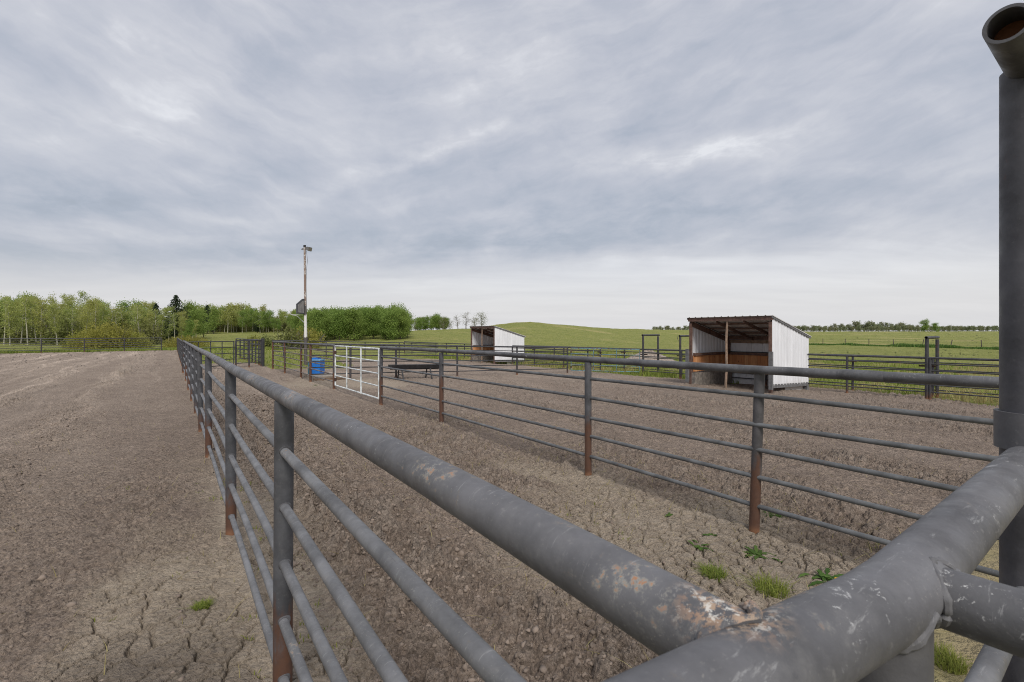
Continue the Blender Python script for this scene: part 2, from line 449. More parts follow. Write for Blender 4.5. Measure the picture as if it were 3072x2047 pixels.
def sheet_metal(name, col):
    m, t, b = mat(name)
    oc = t.node('ShaderNodeTexCoord').outputs['Object']
    n = t.noise(t.map(oc, (1, 1, 0.25)), 3.0, 5, 0.6)
    c = t.mix(t.ramp(n, 0.35, 0.75), col, tuple(k * 0.86 for k in col))
    st = t.ramp(t.noise(t.map(oc, (6, 6, 0.4)), 3.0, 5, 0.7), 0.62, 0.8)
    c = t.mix(t.math('MULTIPLY', st, 0.35), c, (0.42, 0.38, 0.33))
    z = t.node('ShaderNodeSeparateXYZ', ins={0: oc}).outputs[2]
    sp = t.math('MULTIPLY', t.ramp(t.noise(oc, 24, 4, 0.7), 0.60, 0.7), t.ramp(z, 0.75, 0.3))
    c = t.mix(t.math('MULTIPLY', sp, 0.7), c, (0.36, 0.30, 0.25))
    mud = t.math('MULTIPLY', t.ramp(t.math('ADD', z, t.math('MULTIPLY', t.noise(oc, 5, 5, 0.7), 0.5)), 0.70, 0.30), 0.3)
    c = t.mix(mud, c, (0.40, 0.34, 0.28))
    t.put(b.inputs['Base Color'], c)
    b.inputs['Roughness'].default_value = 0.45
    return m
M['white_sheet'] = sheet_metal('white_ribbed_sheet', (0.78, 0.79, 0.82))
M['roof_sheet'] = sheet_metal('galvanised_sheet', (0.62, 0.61, 0.60))


def plank_mat():
    m, t, b = mat('cedar_planks')
    oc = t.node('ShaderNodeTexCoord').outputs['Object']
    a = t.attr('tint', 2)
    c = t.mix(a, (0.46, 0.185, 0.07), (0.64, 0.33, 0.15))
    g = t.noise(t.map(oc, (14, 14, 0.9)), 2.2, 6, 0.7, 0.6)
    c = t.mix(t.math('MULTIPLY', t.ramp(g, 0.4, 0.75), 0.5), c, (0.22, 0.09, 0.04))
    kn = t.ramp(t.voro(t.map(oc, (1, 1, 0.6)), 5.5), 0.16, 0.07)
    c = t.mix(t.math('MULTIPLY', kn, 0.7), c, (0.06, 0.027, 0.014))
    t.put(b.inputs['Base Color'], c)
    b.inputs['Roughness'].default_value = 0.8
    t.put(b.inputs['Normal'], t.bump(g, 0.25, 0.01))
    return m
M['planks'] = plank_mat()


def pole_mat():
    m, t, b = mat('weathered_painted_pole')
    oc = t.node('ShaderNodeTexCoord').outputs['Object']
    z = t.node('ShaderNodeSeparateXYZ', ins={0: oc}).outputs[2]
    n = t.noise(t.map(oc, (1, 1, 0.3)), 7, 5, 0.7)
    zn = t.math('ADD', z, t.math('MULTIPLY', t.math('SUBTRACT', n, 0.5), 0.5))
    brown = t.mix(n, (0.19, 0.13, 0.105), (0.31, 0.23, 0.19))
    flake = t.ramp(t.noise(t.map(oc, (4, 4, 1.2)), 6, 5, 0.75), 0.52, 0.56)
    flaky = t.mix(flake, brown, (0.62, 0.61, 0.59))
    white = t.mix(t.ramp(t.noise(oc, 9, 5, 0.7), 0.6, 0.7), (0.68, 0.67, 0.65), (0.26, 0.21, 0.17))
    grey = t.mix(n, (0.065, 0.062, 0.062), (0.12, 0.105, 0.095))
    c = t.mix(t.ramp(zn, 1.65, 1.7), grey, white)
    c = t.mix(t.ramp(zn, 2.95, 3.05), c, grey)
    c = t.mix(t.ramp(zn, 3.5, 3.6), c, flaky)
    c = t.mix(t.ramp(zn, 4.3, 4.45), c, brown)
    c = t.mix(t.ramp(zn, 5.35, 5.5), c, flaky)
    t.put(b.inputs['Base Color'], c)
    b.inputs['Roughness'].default_value = 0.8
    return m
M['pole'] = pole_mat()


def leaf_mat(name, a, b_, trans=0.5):
    m, t, b = mat(name)
    r = t.node('ShaderNodeObjectInfo').outputs['Random']
    f = t.attr('tint', 2)
    c = t.mix(f, a, b_)
    c = t.mix(t.math('MULTIPLY', r, 0.35), c, tuple(0.5 * (x + y) * (1.3 if i == 0 else 0.9) for i, (x, y) in enumerate(zip(a, b_))))
    t.put(b.inputs['Base Color'], c)
    b.inputs['Roughness'].default_value = 0.7
    b.inputs['Specular IOR Level'].default_value = 0.2
    tr = t.node('ShaderNodeBsdfTranslucent', ins={'Color': c})
    mx = t.node('ShaderNodeMixShader', ins={0: trans})
    t.l.new(b.outputs[0], mx.inputs[1]); t.l.new(tr.outputs[0], mx.inputs[2])
    t.l.new(mx.outputs[0], t.n['Material Output'].inputs[0])
    return m
M['aspen_leaf'] = leaf_mat('aspen_leaf', (0.245, 0.315, 0.085), (0.50, 0.55, 0.185))
M['green_leaf'] = leaf_mat('green_leaf', (0.135, 0.235, 0.050), (0.32, 0.44, 0.115))
M['willow_leaf'] = leaf_mat('willow_leaf', (0.20, 0.225, 0.045), (0.40, 0.40, 0.10))
M['brush_leaf'] = leaf_mat('brush_leaf', (0.125, 0.155, 0.050), (0.26, 0.29, 0.10))
M['spruce_leaf'] = leaf_mat('spruce_needle', (0.021, 0.039, 0.021), (0.047, 0.075, 0.034), 0.1)
M['far_leaf'] = leaf_mat('far_leaf', (0.165, 0.205, 0.115), (0.33, 0.365, 0.20))  # paler, bluer greens: the haze of distance is put into the leaf colour
M['blade'] = leaf_mat('grass_blade', (0.137, 0.220, 0.038), (0.364, 0.406, 0.101))
M['dry_blade'] = leaf_mat('dry_grass_blade', (0.317, 0.274, 0.115), (0.518, 0.475, 0.230))
M['weed_blade'] = leaf_mat('weed_blade', (0.072, 0.154, 0.036), (0.173, 0.288, 0.072))
M['yellow'] = simple('yellow_petal', (0.7, 0.42, 0.02), 0.7, 0, 0.1, 30, 0)
M['bark_pale'] = simple('pale_bark', (0.36, 0.345, 0.27), 0.9, 0, 0.4, 6, 0.2)
M['bark_dark'] = simple('dark_bark', (0.075, 0.062, 0.05), 0.95, 0, 0.4, 6, 0.3)
M['bark_grey'] = simple('grey_bark', (0.17, 0.155, 0.135), 0.95, 0, 0.35, 6, 0.3)


def earth_mat():
    m, t, b = mat('yard_earth_and_pasture')
    pos = t.node('ShaderNodeNewGeometry').outputs['Position']
    dirt = t.attr('dirt'); clay = t.attr('clay'); fine = t.attr('fine'); damp = t.attr('damp'); straw = t.attr('straw')
    lump = t.attr('lump')
    n1 = t.noise(pos, 0.9, 6, 0.6); n2 = t.noise(pos, 7, 6, 0.7); n3 = t.noise(pos, 45, 5, 0.7); n4 = t.noise(pos, 170, 3, 0.7)
    loam = t.mix(t.ramp(n1, 0.3, 0.7), (0.240, 0.188, 0.150), (0.310, 0.246, 0.198))
    loam = t.mix(t.math('MULTIPLY', t.ramp(n2, 0.35, 0.72), 0.55), loam, (0.165, 0.130, 0.108))
    sand = t.mix(t.ramp(n1, 0.3, 0.7), (0.315, 0.253, 0.204), (0.385, 0.312, 0.250))
    sand = t.mix(t.math('MULTIPLY', t.ramp(n2, 0.38, 0.72), 0.45), sand, (0.225, 0.180, 0.148))
    clayc = t.mix(t.ramp(n2, 0.3, 0.7), (0.35, 0.287, 0.222), (0.46, 0.385, 0.30))
    uu = t.node('ShaderNodeVectorMath', operation='DOT_PRODUCT', ins={0: pos, 1: (0.809, 0.588, 0)}).outputs['Value']
    vv = t.node('ShaderNodeVectorMath', operation='DOT_PRODUCT', ins={0: pos, 1: (-0.588, 0.809, 0)}).outputs['Value']
    bend = t.math('ADD', uu, t.math('MULTIPLY', t.noise(t.map(pos, (1, 1, 1)), 0.12, 2), 3.0))
    tk = t.node('ShaderNodeCombineXYZ', ins={0: t.math('MULTIPLY', bend, 1.5), 1: t.math('MULTIPLY', vv, 0.03), 2: 0.0}).outputs[0]
    trk = t.noise(tk, 1.0, 5, 0.7)
    sand = t.mix(t.math('MULTIPLY', t.ramp(trk, 0.5, 0.64), 0.9), sand, (0.52, 0.425, 0.345))
    sand = t.mix(t.math('MULTIPLY', t.ramp(trk, 0.46, 0.36), 0.6), sand, (0.215, 0.172, 0.142))
    c = t.mix(fine, loam, sand)
    c = t.mix(clay, c, clayc)
    c = t.mix(t.math('MULTIPLY', damp, 0.6), c, (0.13, 0.108, 0.092))
    c = t.mix(t.math('MULTIPLY', lump, 0.4), c, (0.30, 0.255, 0.215))
    vc = t.node('ShaderNodeTexVoronoi', feature='F1', ins={'Vector': pos})
    vc.inputs['Scale'].default_value = 62
    crumb = t.node('ShaderNodeSeparateColor', ins={0: vc.outputs['Color']}).outputs[0]
    vc2 = t.node('ShaderNodeTexVoronoi', feature='F1', ins={'Vector': pos})
    vc2.inputs['Scale'].default_value = 24
    crumb2 = t.node('ShaderNodeSeparateColor', ins={0: vc2.outputs['Color']}).outputs[0]
    tone = t.math('MULTIPLY_ADD', crumb, 0.55, t.math('MULTIPLY', crumb2, t.math('MULTIPLY_ADD', fine, -0.26, 0.40)))
    tone = t.math('ADD', tone, t.math('MULTIPLY_ADD', fine, 0.15, 0.60))
    tone = t.mix(t.math('MULTIPLY', clay, 0.6), tone, 1.0)
    c = t.mix(1.0, c, tone, 'MULTIPLY')
    peb = t.ramp(n3, 0.60, 0.70)
    c = t.mix(t.math('MULTIPLY', peb, 0.45), c, (0.34, 0.29, 0.24))
    c = t.mix(t.math('MULTIPLY', t.ramp(n3, 0.45, 0.32), 0.5), c, (0.10, 0.08, 0.066))
    c = t.mix(t.math('MULTIPLY', t.ramp(n4, 0.5, 0.75), 0.3), c, (0.33, 0.28, 0.235))
    # pasture
    g0 = t.noise(pos, 0.045, 4, 0.6)
    g1 = t.noise(t.map(pos, (1, 1.0, 1)), 0.35, 5, 0.65)
    g2 = t.noise(pos, 2.6, 5, 0.7)
    g3 = t.noise(pos, 14, 4, 0.7)
    gr = t.mix(t.ramp(g1, 0.3, 0.7), (0.165, 0.195, 0.045), (0.255, 0.265, 0.075))
    gr = t.mix(t.math('MULTIPLY', t.ramp(g2, 0.44, 0.66), 0.75), gr, (0.36, 0.335, 0.13))
    gr = t.mix(t.math('MULTIPLY', t.ramp(t.math('ADD', g0, t.math('MULTIPLY', g2, 0.35)), 0.70, 0.84), 0.75), gr, (0.42, 0.36, 0.16))
    gr = t.mix(t.math('MULTIPLY', t.ramp(g3, 0.55, 0.35), 0.5), gr, (0.11, 0.14, 0.036))
    gr = t.mix(straw, gr, t.mix(g3, (0.22, 0.18, 0.10), (0.36, 0.30, 0.19)))
    dm = t.ramp(t.math('ADD', dirt, t.math('MULTIPLY', t.math('SUBTRACT', g3, 0.5), 0.8)), 0.42, 0.58)
    c = t.mix(dm, gr, c)
    t.put(b.inputs['Base Color'], c)
    b.inputs['Roughness'].default_value = 0.95
    b.inputs['Specular IOR Level'].default_value = 0.15
    hb = t.math('ADD', t.math('MULTIPLY', n3, 0.9), t.math('MULTIPLY', n4, 0.35))
    hb = t.math('ADD', hb, t.math('MULTIPLY', t.voro(pos, 38), -0.5))
    bd = t.bump(hb, 1.0, 0.04)
    bg = t.bump(t.math('ADD', g3, t.math('MULTIPLY', g2, 1.5)), 0.6, 0.25)
    mv = t.node('ShaderNodeMix', data_type='VECTOR')
    t.put(mv.inputs[0], dm); t.put(mv.inputs[4], bg); t.put(mv.inputs[5], bd)
    t.put(b.inputs['Normal'], mv.outputs[1])
    return m
M['earth'] = earth_mat()
M['clod'] = simple('dry_clod', (0.205, 0.163, 0.132), 0.95, 0, 0.35, 3, 0.6)

# ------------------------------------------------------------------ ground sheet
def region_masks(x, y):
    u, v = UV(x, y)
    en = (fbm(x, y, 0.9, 3, 40) - 0.5) * 1.6 + (fbm(x, y, 0.15, 2, 44) - 0.5) * 2.2
    arena = (u < U_A) & (v < 65.8 + 0.6 * en)
    pen = (u >= U_A) & (u < 20.0 + 0.55 * en) & (v < 37 + 2.0 * en) 
    alley_end = (u >= U_A) & (u < U_B + 1.5) & (v > 33 + 2 * en)
    d = (arena | pen).astype(float)
    d[alley_end] = 0
    # worn earth round the shelter and a bare patch past the fence
    d[(np.hypot(u - 19.4, (v - 7.0) * 0.55) < 2.2 + 0.5 * en)] = 1
    # grass tongue left of the pens
    d[(u > U_B) & (u < 19) & (v > 27 + 1.5 * en) & (v < 40) & (u < 9 + en)] = 0
    fine = np.where(u < U_A, sstep(-0.2, -1.6, u + 0.8 * en * 0.3), 0.0)
    fine = fine * np.clip(0.6 + 2.2 * (fbm(u * 1.0, v * 0.05, 1.1, 3, 151) - 0.40), 0.3, 1) if True else fine
    fine = np.maximum(fine, 0.35 * sstep(9, 16, v))
    cn = (fbm(x, y, 1.3, 3, 60) - 0.5) * 1.1
    clay = sstep(0.95, 0.45, np.abs(u - (U_A - 0.55 + 0.10 * np.minimum(v, 5))) + cn * 0.9) * sstep(6.0, 4.0, v + cn) * (u < U_A + 0.35)
    clay = np.maximum(clay, sstep(0.62, 0.2, np.abs(u - U_A - 0.12) + cn * 0.6) * sstep(9, 5, v))
    clay = np.maximum(clay, 0.9 * sstep(0.62, 0.25, np.abs(u - (U_B - 0.2)) * 0.9 + cn * 0.9) * sstep(5.6, 4.2, v + cn))
    clay = np.maximum(clay, sstep(1.55, 0.7, np.hypot((u - 3.4), (v - 2.0) * 0.6) + cn))
    clay = np.maximum(clay, 0.8 * sstep(2.6, 1.5, np.hypot((u - 5.2), (v - 17.6) * 0.8) + cn))
    damp = sstep(0.55, 0.25, np.hypot((u + 0.12) * 0.9, (v - 2.6) * 0.5) + cn * 0.4)
    straw = sstep(1.5, 0.7, v + cn) * sstep(1.5, 2.0, u)
    straw = np.maximum(straw, 0)
    d = np.where((straw > 0.5) & (u < 19), np.minimum(d, 1 - sstep(0.5, 0.9, straw)), d)
    return u, v, d, clay * (d > 0.5), fine, damp, straw

def micro(x, y, u, v, d, clay, fine):
    """relief of the trodden and harrowed earth"""
    rough = d * (1 - clay)
    big = (fbm(u * 1.0, v * 0.35, 1.1, 3, 3) - 0.5)
    h = 0.10 * big * (1 - fine) * d + 0.03 * (fbm(x, y, 1.0, 2, 9) - 0.5) * d
    loose = np.clip(0.55 + 2.2 * (fbm(u * 1.0, v * 0.5, 0.9, 3, 21) - 0.45), 0.22, 1.15)
    band = np.exp(-((u - 1.30) / 0.60) ** 2) * (u > U_A) + np.exp(-((u + 1.0 + 0.10 * np.minimum(v, 9)) / 0.55) ** 2) * (u < U_A)
    loose = np.clip(loose + 0.55 * band, 0, 1.45) * np.where(u > U_A, 1.0, 0.85 + 0.4 * band)
    wx0 = x + 0.016 * (fbm(x, y, 26, 2, 141) - 0.5) * 2; wy0 = y + 0.016 * (fbm(x, y, 26, 2, 145) - 0.5) * 2
    c1 = clods(wx0, wy0, 0.085, 0.55, 100); c2 = clods(wx0 + 3.1, wy0, 0.048, 0.85, 110); c3 = clods(wx0, wy0 + 1.7, 0.17, 0.30, 120)
    c4 = clods(wx0 + 0.7, wy0 + 0.2, 0.027, 0.9, 130)
    lump = c1 * 0.85 + c3 * 0.55
    big_on = np.where(u > U_A, 1.0, np.clip(0.25 + band, 0, 1))
    soft = np.where(u > U_B, 0.85, np.where(u > U_A, 1.05, 1.1))
    far_fade = 1 - 0.6 * sstep(14, 40, y)
    streaks = fbm(u * 1.0, v * 0.05, 1.1, 3, 151)
    loose = loose * far_fade * np.where(u < U_A, np.clip(0.35 + 2.6 * (streaks - 0.36), 0.25, 1.25), 1.0)
    h = h + rough * loose * (soft * (big_on * (1.0 * c1 + 0.6 * c3) + 1.15 * c2) + 1.35 * c4)
    h = h + rough * 0.017 * loose * (1.6 * np.abs(fbm(x, y, 13, 4, 70) - 0.5) + 1.2 * fbm(x, y, 30, 3, 78))
    h = h + rough * 0.05 * (fbm(x, y, 3.1, 3, 73) - 0.5) * np.where(u > U_A, 1, .4)
    # harrow lines
    h = h + rough * fine * 0.006 * np.sin((u * 0.93 + 0.35 * v + 0.6 * fbm(x, y, 0.4, 2, 5)) * 16) * (fbm(x, y, 0.7, 2, 77) > 0.45)
    wx = x + 0.05 * (fbm(x, y, 7, 3, 31) - 0.5) * 2; wy = y + 0.05 * (fbm(x, y, 7, 3, 35) - 0.5) * 2
    k1 = np.where(u > U_A + 0.5, cracks(wx, wy, 0.125, 57), cracks(wx, wy, 0.19, 50)); k2 = cracks(wx + 1.3, wy, 0.085, 55)
    open_ = np.clip(0.25 + 2.0 * (fbm(x, y, 1.6, 2, 58) - 0.38), 0.08, 0.8)
    gap = np.maximum(np.exp(-(k1 / 0.0058) ** 4), 0.4 * np.exp(-(k2 / 0.0042) ** 4) * open_)
    dome = np.clip(k1 / 0.05, 0, 1)
    h = h + clay * d * (-0.060 * gap * open_ + 0.006 * dome + 0.022 * (fbm(x, y, 5, 4, 63) - 0.5) + 0.4 * c4 * (fbm(x, y, 3, 2, 68) > 0.5))
    h = h + (1 - d) * 0.05 * (fbm(x, y, 3, 3, 90) - 0.5)
    # earth heaped against the fence feet
    for uu_, vs_ in ((U_A, (2.37, 4.72, 7.85, 10.0, 12.3)), (U_B, (on_u(2262, U_B), 4.07, 7.92, 11.1, 15.2))):
        for v_ in vs_:
            q = np.hypot(u - uu_, v - v_)
            h = h + d * (0.035 * np.exp(-((q - 0.12) / 0.09) ** 2))
    return h, np.clip(lump / 0.05, 0, 1) * rough * loose

def build_ground():
    sA = np.arange(-1.22, 1.2201, 0.0021)
    sL = -1.22 - np.geomspace(0.006, 1.9, 46); sR = 1.22 + np.geomspace(0.006, 1.9, 46)
    s = np.concatenate([sL[::-1], sA, sR])
    drop = np.arange(1260, 44, -1.3)
    yn = 1.75 * 1400 / drop
    y = np.concatenate([np.geomspace(0.35, yn[0] * 0.985, 26), yn, np.geomspace(yn[-1] * 1.02, 420, 110), np.geomspace(450, 5000, 16)])
    Sg, Yg = np.meshgrid(s, y)
    X = Sg * Yg
    # jitter rows a little so that the sheet has no regular grain
    X = X + (rng.random(X.shape) - 0.5) * 0.0018 * Yg
    Yj = Yg + (rng.random(X.shape) - 0.5) * 0.2 * np.gradient(y)[:, None]
    x = X.ravel(); yv = Yj.ravel()
    z = ground_z(x, yv)
    near = yv < 70
    attrs = {k: np.zeros(x.size, np.float32) for k in ('dirt', 'clay', 'fine', 'damp', 'straw', 'lump')}
    u, v, d, clay, fine, damp, straw = region_masks(x[near], yv[near])
    h, lump = micro(x[near], yv[near], u, v, d, clay, fine)
    zz = z.copy(); zz[near] += h; z = zz
    for k, a in (('dirt', d), ('clay', clay), ('fine', fine), ('damp', damp), ('straw', straw), ('lump', lump)):
        attrs[k][near] = a
    # a patch of tussocky relief in the pasture further out
    farm = ~near & (yv < 300)
    z[farm] += 0.5 * (fbm(x[farm], yv[farm], 0.25, 5, 91) - 0.5)
    nr, nc = X.shape
    verts = np.stack([x, yv, z], 1)
    i = np.arange(nr * nc).reshape(nr, nc)
    quads = np.stack([i[:-1, :-1], i[:-1, 1:], i[1:, 1:], i[1:, :-1]], -1).reshape(-1, 4)
    # coarse sheet behind and beside the camera
    ex = np.array([[-900, -900, -0.45], [900, -900, -0.45], [900, 60, -0.75], [-900, 60, -0.75]], float)
    verts = np.concatenate([verts, ex])
    quads = np.concatenate([quads, np.array([[nr * nc, nr * nc + 1, nr * nc + 2, nr * nc + 3]])])
    for k in attrs: attrs[k] = np.concatenate([attrs[k], np.array([1, 1, 0, 1] if k == 'dirt' else [0] * 4, np.float32)])
    me = bpy.data.meshes.new('ground')
    me.vertices.add(len(verts)); me.vertices.foreach_set('co', verts.astype(np.float32).ravel())
    me.loops.add(quads.size); me.loops.foreach_set('vertex_index', quads.astype(np.int32).ravel())
    me.polygons.add(len(quads)); me.polygons.foreach_set('loop_start', np.arange(0, quads.size, 4, dtype=np.int32))
    me.polygons.foreach_set('loop_total', np.full(len(quads), 4, np.int32))
    me.update(calc_edges=True)
    me.polygons.foreach_set('use_smooth', np.ones(len(quads), bool))
    for k, a in attrs.items():
        at = me.attributes.new(k, 'FLOAT', 'POINT'); at.data.foreach_set('value', a.astype(np.float32))
    me.materials.append(M['earth'])
    o = bpy.data.objects.new('ground', me); COL.objects.link(o); o['kind'] = 'structure'
    return o
build_ground()

# ------------------------------------------------------------------ object helpers
def tag(o, label=None, cat=None, group=None, kind=None):
    if label: o['label'] = label
    if cat: o['category'] = cat
    if group: o['group'] = group
    if kind: o['kind'] = kind
    return o
def thing(name, label, cat, loc, group=None, rz=0.0):
    o = bpy.data.objects.new(name, None); COL.objects.link(o)
    o.location = loc; o.rotation_euler = (0, 0, rz); o.empty_display_size = 0.3
    return tag(o, label, cat, group)
def link(name, me, parent=None, loc=(0, 0, 0), rot=None):
    o = bpy.data.objects.new(name, me); COL.objects.link(o)
    o.parent = parent; o.location = loc
    if rot is not None: o.rotation_euler = rot
    return o
def smooth(me, angle=40):
    me.polygons.foreach_set('use_smooth', np.ones(len(me.polygons), bool))
    me.set_sharp_from_angle(angle=R(angle))
def mesh(name, bm, m, sm=True, angle=40):
    me = bpy.data.meshes.new(name)
    bm.normal_update()
    bm.to_mesh(me); bm.free()
    me.materials.append(m)
    if sm and len(me.polygons): smooth(me, angle)
    return me
def part(name, bm, m, parent, shift=None, sm=True):
    """bm in world coordinates -> child of an unrotated thing"""
    base = parent.location.copy()
    p = parent.parent
    while p: base += p.location; p = p.parent
    bmesh.ops.translate(bm, verts=bm.verts, vec=-base)
    return link(name, mesh(name, bm, m, sm), parent)
def tube(bm, pts, r, seg=12, cap=True):
    """a pipe along a polyline; r a number or one per point"""
    pts = [Vector(p) for p in pts]
    n = len(pts)
    rs = [r] * n if isinstance(r, (int, float)) else list(r)
    rings = []
    ref = None
    for i, p in enumerate(pts):
        d = (pts[min(i + 1, n - 1)] - pts[max(i - 1, 0)]).normalized()
        if ref is None:
            ref = Vector((0, 0, 1)) if abs(d.z) < 0.9 else Vector((1, 0, 0))
        a = (ref - d * ref.dot(d)).normalized(); b = d.cross(a); ref = a
        rings.append([bm.verts.new(p + (a * math.cos(2 * math.pi * k / seg) + b * math.sin(2 * math.pi * k / seg)) * rs[i]) for k in range(seg)])
    for i in range(n - 1):
        for k in range(seg):
            bm.faces.new((rings[i][k], rings[i][(k + 1) % seg], rings[i + 1][(k + 1) % seg], rings[i + 1][k]))
    if cap:
        bm.faces.new(rings[0][::-1]); bm.faces.new(rings[-1])
    return rings
def box(bm, c, sz, rot=None):
    g = bmesh.ops.create_cube(bm, size=1.0)
    bmesh.ops.scale(bm, vec=sz, verts=g['verts'])
    if rot is not None: bmesh.ops.rotate(bm, cent=(0, 0, 0), matrix=rot, verts=g['verts'])
    bmesh.ops.translate(bm, vec=c, verts=g['verts'])
    return g['verts']
def P(u, v, h=0.0):
    x, y = W(u, v)
    return Vector((x, y, gz(x, y) + h))
def PA(u, v, z):
    x, y = W(u, v)
    return Vector((x, y, z))
RZ = math.atan2(0.588, 0.809)      # direction of u
def dense(pts, step=1.5):
    out = []
    for a, b in zip(pts[:-1], pts[1:]):
        k = max(1, int((Vector(b) - Vector(a)).length / step))
        for i in range(k):
            out.append(Vector(a).lerp(Vector(b), i / k))
    out.append(Vector(pts[-1]))
    return out

HR = (0.18, 0.446, 0.703, 0.962, 1.22)
HB = (0.26, 0.502, 0.736, 0.967, 1.206)

def pipe_fence(name, label, posts, top_h, rails, mats, r_top=0.0365, r_rail=0.020, r_post=0.042, seg=14, post_top=None,
               ends=None, group=None, lean=0.006, bracket_every=0, bracket_dir=None, cat='fence'):
    """posts = list of (u, v); parts: top_rail, rail, post (each its own mesh)"""
    root = thing(name, label, cat, P(*posts[0]), group)
    line = list(posts)
    if ends: line = [ends[0]] + line + [ends[1]] if ends[1] else [ends[0]] + line
    def wob(i, a): return a * math.sin(i * 2.3 + len(line))
    bm = bmesh.new()
    tube(bm, [P(u, v, top_h + wob(i, 0.006)) for i, (u, v) in enumerate(line)], r_top, seg + 6)
    part('top_rail', bm, mats[0], root)
    for j, h in enumerate(rails):
        bm = bmesh.new()
        tube(bm, [P(u, v, h + wob(i * 1.7 + j, 0.010)) for i, (u, v) in enumerate(line)], r_rail, seg)
        part('rail', bm, mats[1], root)
    bm = bmesh.new()
    tube(bm, [(0, 0, -0.12), (0, 0, (post_top or top_h) - r_top * 0.4)], r_post, seg + 4)
    pm = mesh('post', bm, mats[2])
    for i, (u, v) in enumerate(posts):
        o = link('post', pm, root, P(u, v) - root.location, (random.gauss(0, lean), random.gauss(0, lean), random.uniform(0, 6.28)))
        if bracket_every and i % bracket_every == 0:
            for h in (0.52, 1.16):
                b2 = bmesh.new()
                box(b2, (0, 0.07, 0), (0.30, 0.05, 0.05))
                link('bracket', mesh('bracket', b2, M['bracket'], False), root, P(u, v, h) - root.location,
                     (0, 0, bracket_dir if bracket_dir is not None else RZ + math.pi / 2))
    return root

# ------------------------------------------------------------------ the long fence from the near corner along the arena (A)
def near_fence():
    label = 'heavy grey pipe fence running from the near corner down the edge of the arena'
    root = thing('pipe_fence', label, 'fence', P(U_A, 2.37))
    vs = [2.37, 4.72, 7.85, 10.0, 12.3, 14.9, 18.0, 21.6]
    zt = lambda v: 1.467 - 0.005 * v - 0.014 * math.exp(-v / 0.35)
    pts, rs = [], []
    v = V_C + 0.03
    seams = (5.0, 5.75, 6.3, 9.9, 10.4, 13.0, 17.0)
    for k in range(140):
        vv = v + (26.3 - v) * k / 139
        pts.append(PA(U_A + 0.004 * math.sin(vv * 1.1), vv, zt(vv) + 0.004 * math.sin(vv * 0.9))); rs.append(0.0376)
    bm = bmesh.new(); tube(bm, pts, rs, 40)
    tr = part('top_rail', bm, M['near_pipe'], root)
    for sv in seams:
        bm = bmesh.new()
        tube(bm, [PA(U_A, sv - 0.014, zt(sv)), PA(U_A, sv, zt(sv)), PA(U_A, sv + 0.014, zt(sv))], [0.0379, 0.0402, 0.0379], 32)
        w = part('weld_seam', bm, M['weld'], tr)
    for j, h in enumerate(HR):
        bm = bmesh.new()
        v0 = V_C + 0.10
        tube(bm, [PA(U_A + 0.003 * math.sin(k * 0.9 + j), v0 + (26.3 - v0) * k / 60, h - 0.005 * (v0 + (26.3 - v0) * k / 60) + 0.005 * math.sin(k * 0.7 + 2 * j)) for k in range(61)], 0.0205, 24)
        part('rail', bm, M['rail'], root)
    bm = bmesh.new(); tube(bm, [(0, 0, -0.15), (0, 0, 0.7), (0, 0, 1.445)], 0.0415, 32)
    pm = mesh('post', bm, M['post'])
    tilt = {0: (0.0, 0.006), 3: (0.01, 0.02)}
    for i, v in enumerate(vs):
        a, b = tilt.get(i, (random.gauss(0, .005), random.gauss(0, .006)))
        o = link('post', pm, root, P(U_A, v) - root.location, (a, b, i * 1.3))
        # collars of weld where the rails enter the post
        if i < 4:
            for h in HR:
                bm = bmesh.new()
                tube(bm, [(-0.588 * q, 0.809 * q, h) for q in (-0.046, -0.036, 0.036, 0.046)], [0.0225, 0.027, 0.027, 0.0225], 20)
                link('weld_collar', mesh('weld_collar', bm, M['tall2']), o, rot=(0, 0, -i * 1.3))
    bm = bmesh.new(); tube(bm, [(0, 0, -0.15), (0, 0, 1.50)], 0.075, 24)
    link('anchor_post', mesh('anchor_post', bm, M['dark_post']), root, P(U_A, 26.3) - root.location)
    return root
near_fence()

